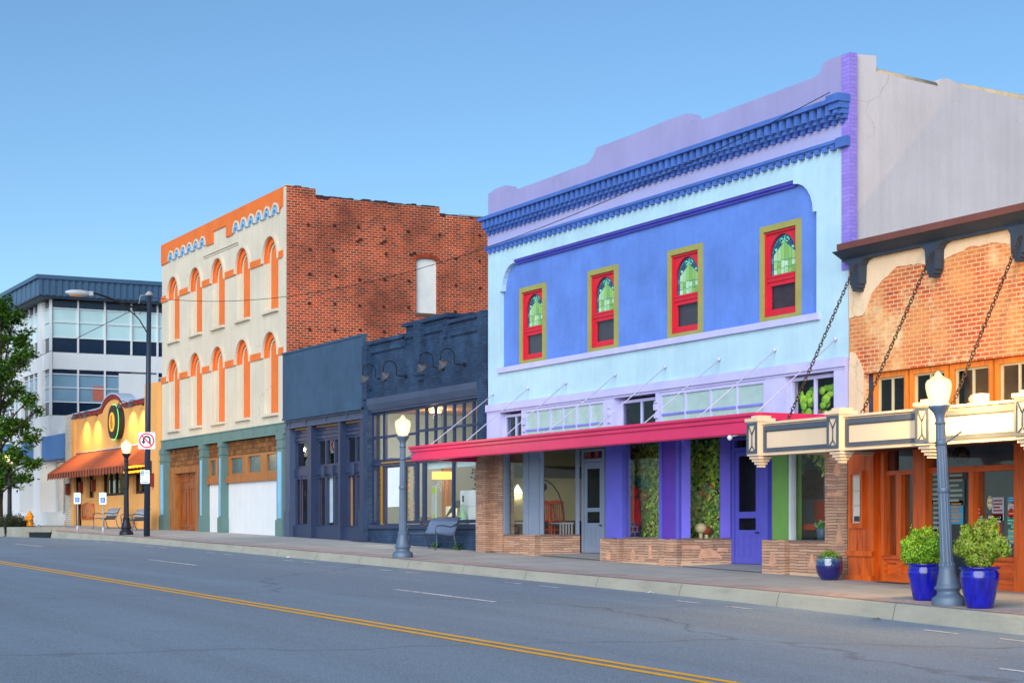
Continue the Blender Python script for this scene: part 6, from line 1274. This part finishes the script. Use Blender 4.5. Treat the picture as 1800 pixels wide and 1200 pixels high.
def tree(x, y, label, blobs, n, hz):
    z = zwalk(x, y); t = thing('street_tree', (x, y, z), label, 'tree'); m = MB()
    m.tube([(x, y, z - .1), (x + .05, y, z + 1.2), (x - .02, y + .1, z + 2.4), (x + .1, y, z + hz * .62), (x + .1, y, z + hz * .9)], [.2, .16, .13, .08, .02], 10)
    lf = MB(); tot = sum(b[3] ** 2 for b in blobs)
    for (dx, dy, dz, r) in blobs:
        base = Vector((x + .05, y, z + min(dz * .75, hz * .7))); tip = Vector((x + dx, y + dy, z + dz)); mid = base.lerp(tip, .5) + Vector((0, 0, .15)); m.tube([base, mid, tip], [.06, .04, .012], 6)
        for i in range(5):
            d = Vector((rnd.gauss(0, 1), rnd.gauss(0, 1), rnd.gauss(0, .7))).normalized() * r; m.tube([tip.lerp(base, .25), tip + d * .5, tip + d], [.02, .014, .006], 4)
            cnt = int(n * r * r / tot / 5 / 8)
            for j in range(cnt):
                c = tip + d * rnd.uniform(.1, 1.1) + Vector((rnd.gauss(0, r * .34), rnd.gauss(0, r * .34), rnd.gauss(0, r * .30)))
                for q in range(8): lf.leaf(c + Vector((rnd.gauss(0, .12), rnd.gauss(0, .12), rnd.gauss(0, .07))), rnd.uniform(.16, .30), rnd.uniform(.08, .13), (rnd.gauss(0, .5), rnd.gauss(0, .5), 1))
    m.build('trunk', paint('bark', (60, 44, 36)), t); lf.build('crown', leafmat('street_leaf', [(24, 50, 14), (46, 84, 20), (74, 116, 28), (110, 144, 44)], .3), t, recalc=False); return t
tb = []
for px, py, r in ((5, 540, .5), (22, 562, .5), (-12, 565, .7), (33, 596, .5), (4, 606, .6), (-22, 620, .7), (34, 638, .5), (8, 648, .6), (-16, 668, .7), (22, 690, .45), (52, 700, .34), (-3, 705, .6), (36, 745, .45), (8, 752, .55), (50, 768, .4), (-18, 760, .7), (28, 800, .45), (58, 812, .36), (2, 812, .6), (42, 842, .34), (14, 848, .4), (-14, 845, .6), (62, 722, .22), (46, 620, .3)):
    Y = rnd.uniform(-3.9, -2.4); x, z = P(px, py, Y); tb.append((x + 63.6, Y + 2.9, z - zwalk(-63.6, -2.9), r))
tree(-63.6, -2.9, 'leafy green street tree at the far left hanging over the planter', tb, 16000, 9.0)

# ------------------------------------------------------------------ scraps in the gutter
for px, py, y_, lab in ((1143, 1049, -4.05, 'crumpled white paper scrap in the gutter before the violet door'), (1542, 1093, -4.1, 'tan dry leaf scrap in the gutter before the restaurant'), (507, 955, -4.1, 'white paper scrap in the gutter before the slate shopfront')):
    x_ = X(px, y_); z_ = sm(x_, ZF) + .0; m = MB(); pts = [(x_ + rnd.uniform(.05, .13) * math.cos(R(q)), y_ + rnd.uniform(.04, .09) * math.sin(R(q)), z_ + rnd.uniform(.0, .05)) for q in range(0, 360, 45)] + [(x_, y_, z_ + .05)]
    m.add(pts, [(i, (i + 1) % 8, 8) for i in range(8)]); tag(m.build('dry_scrap' if 'leaf' in lab else 'paper_scrap', paint('litter_tan', (180, 150, 110)) if 'leaf' in lab else m_sw, origin=(x_, y_, z_), recalc=False), lab, 'litter', None, 'thing')

# ------------------------------------------------------------------ overhead cables
def cable(p, q, sag, label, r=.009):
    pts = [tuple(a + (b - a) * t for a, b in zip(p, q)) for t in [i / 40 for i in range(41)]]; pts = [(a, b, c - sag * 4 * t * (1 - t)) for (a, b, c), t in zip(pts, [i / 40 for i in range(41)])]
    tag(MB().tube(pts, r, 5).build('overhead_cable', m_black, origin=p), label, 'cable')
cable((xp + .3, yp, ztop - .05), (.0, -.45, 9.25), 1.42, 'thin overhead cable sagging from the tall pole to the lavender cornice')
cable((xp + .3, yp, ztop - .2), (-90, -9, 6.2), .6, 'thin overhead cable running from the tall pole towards the office building', .012)
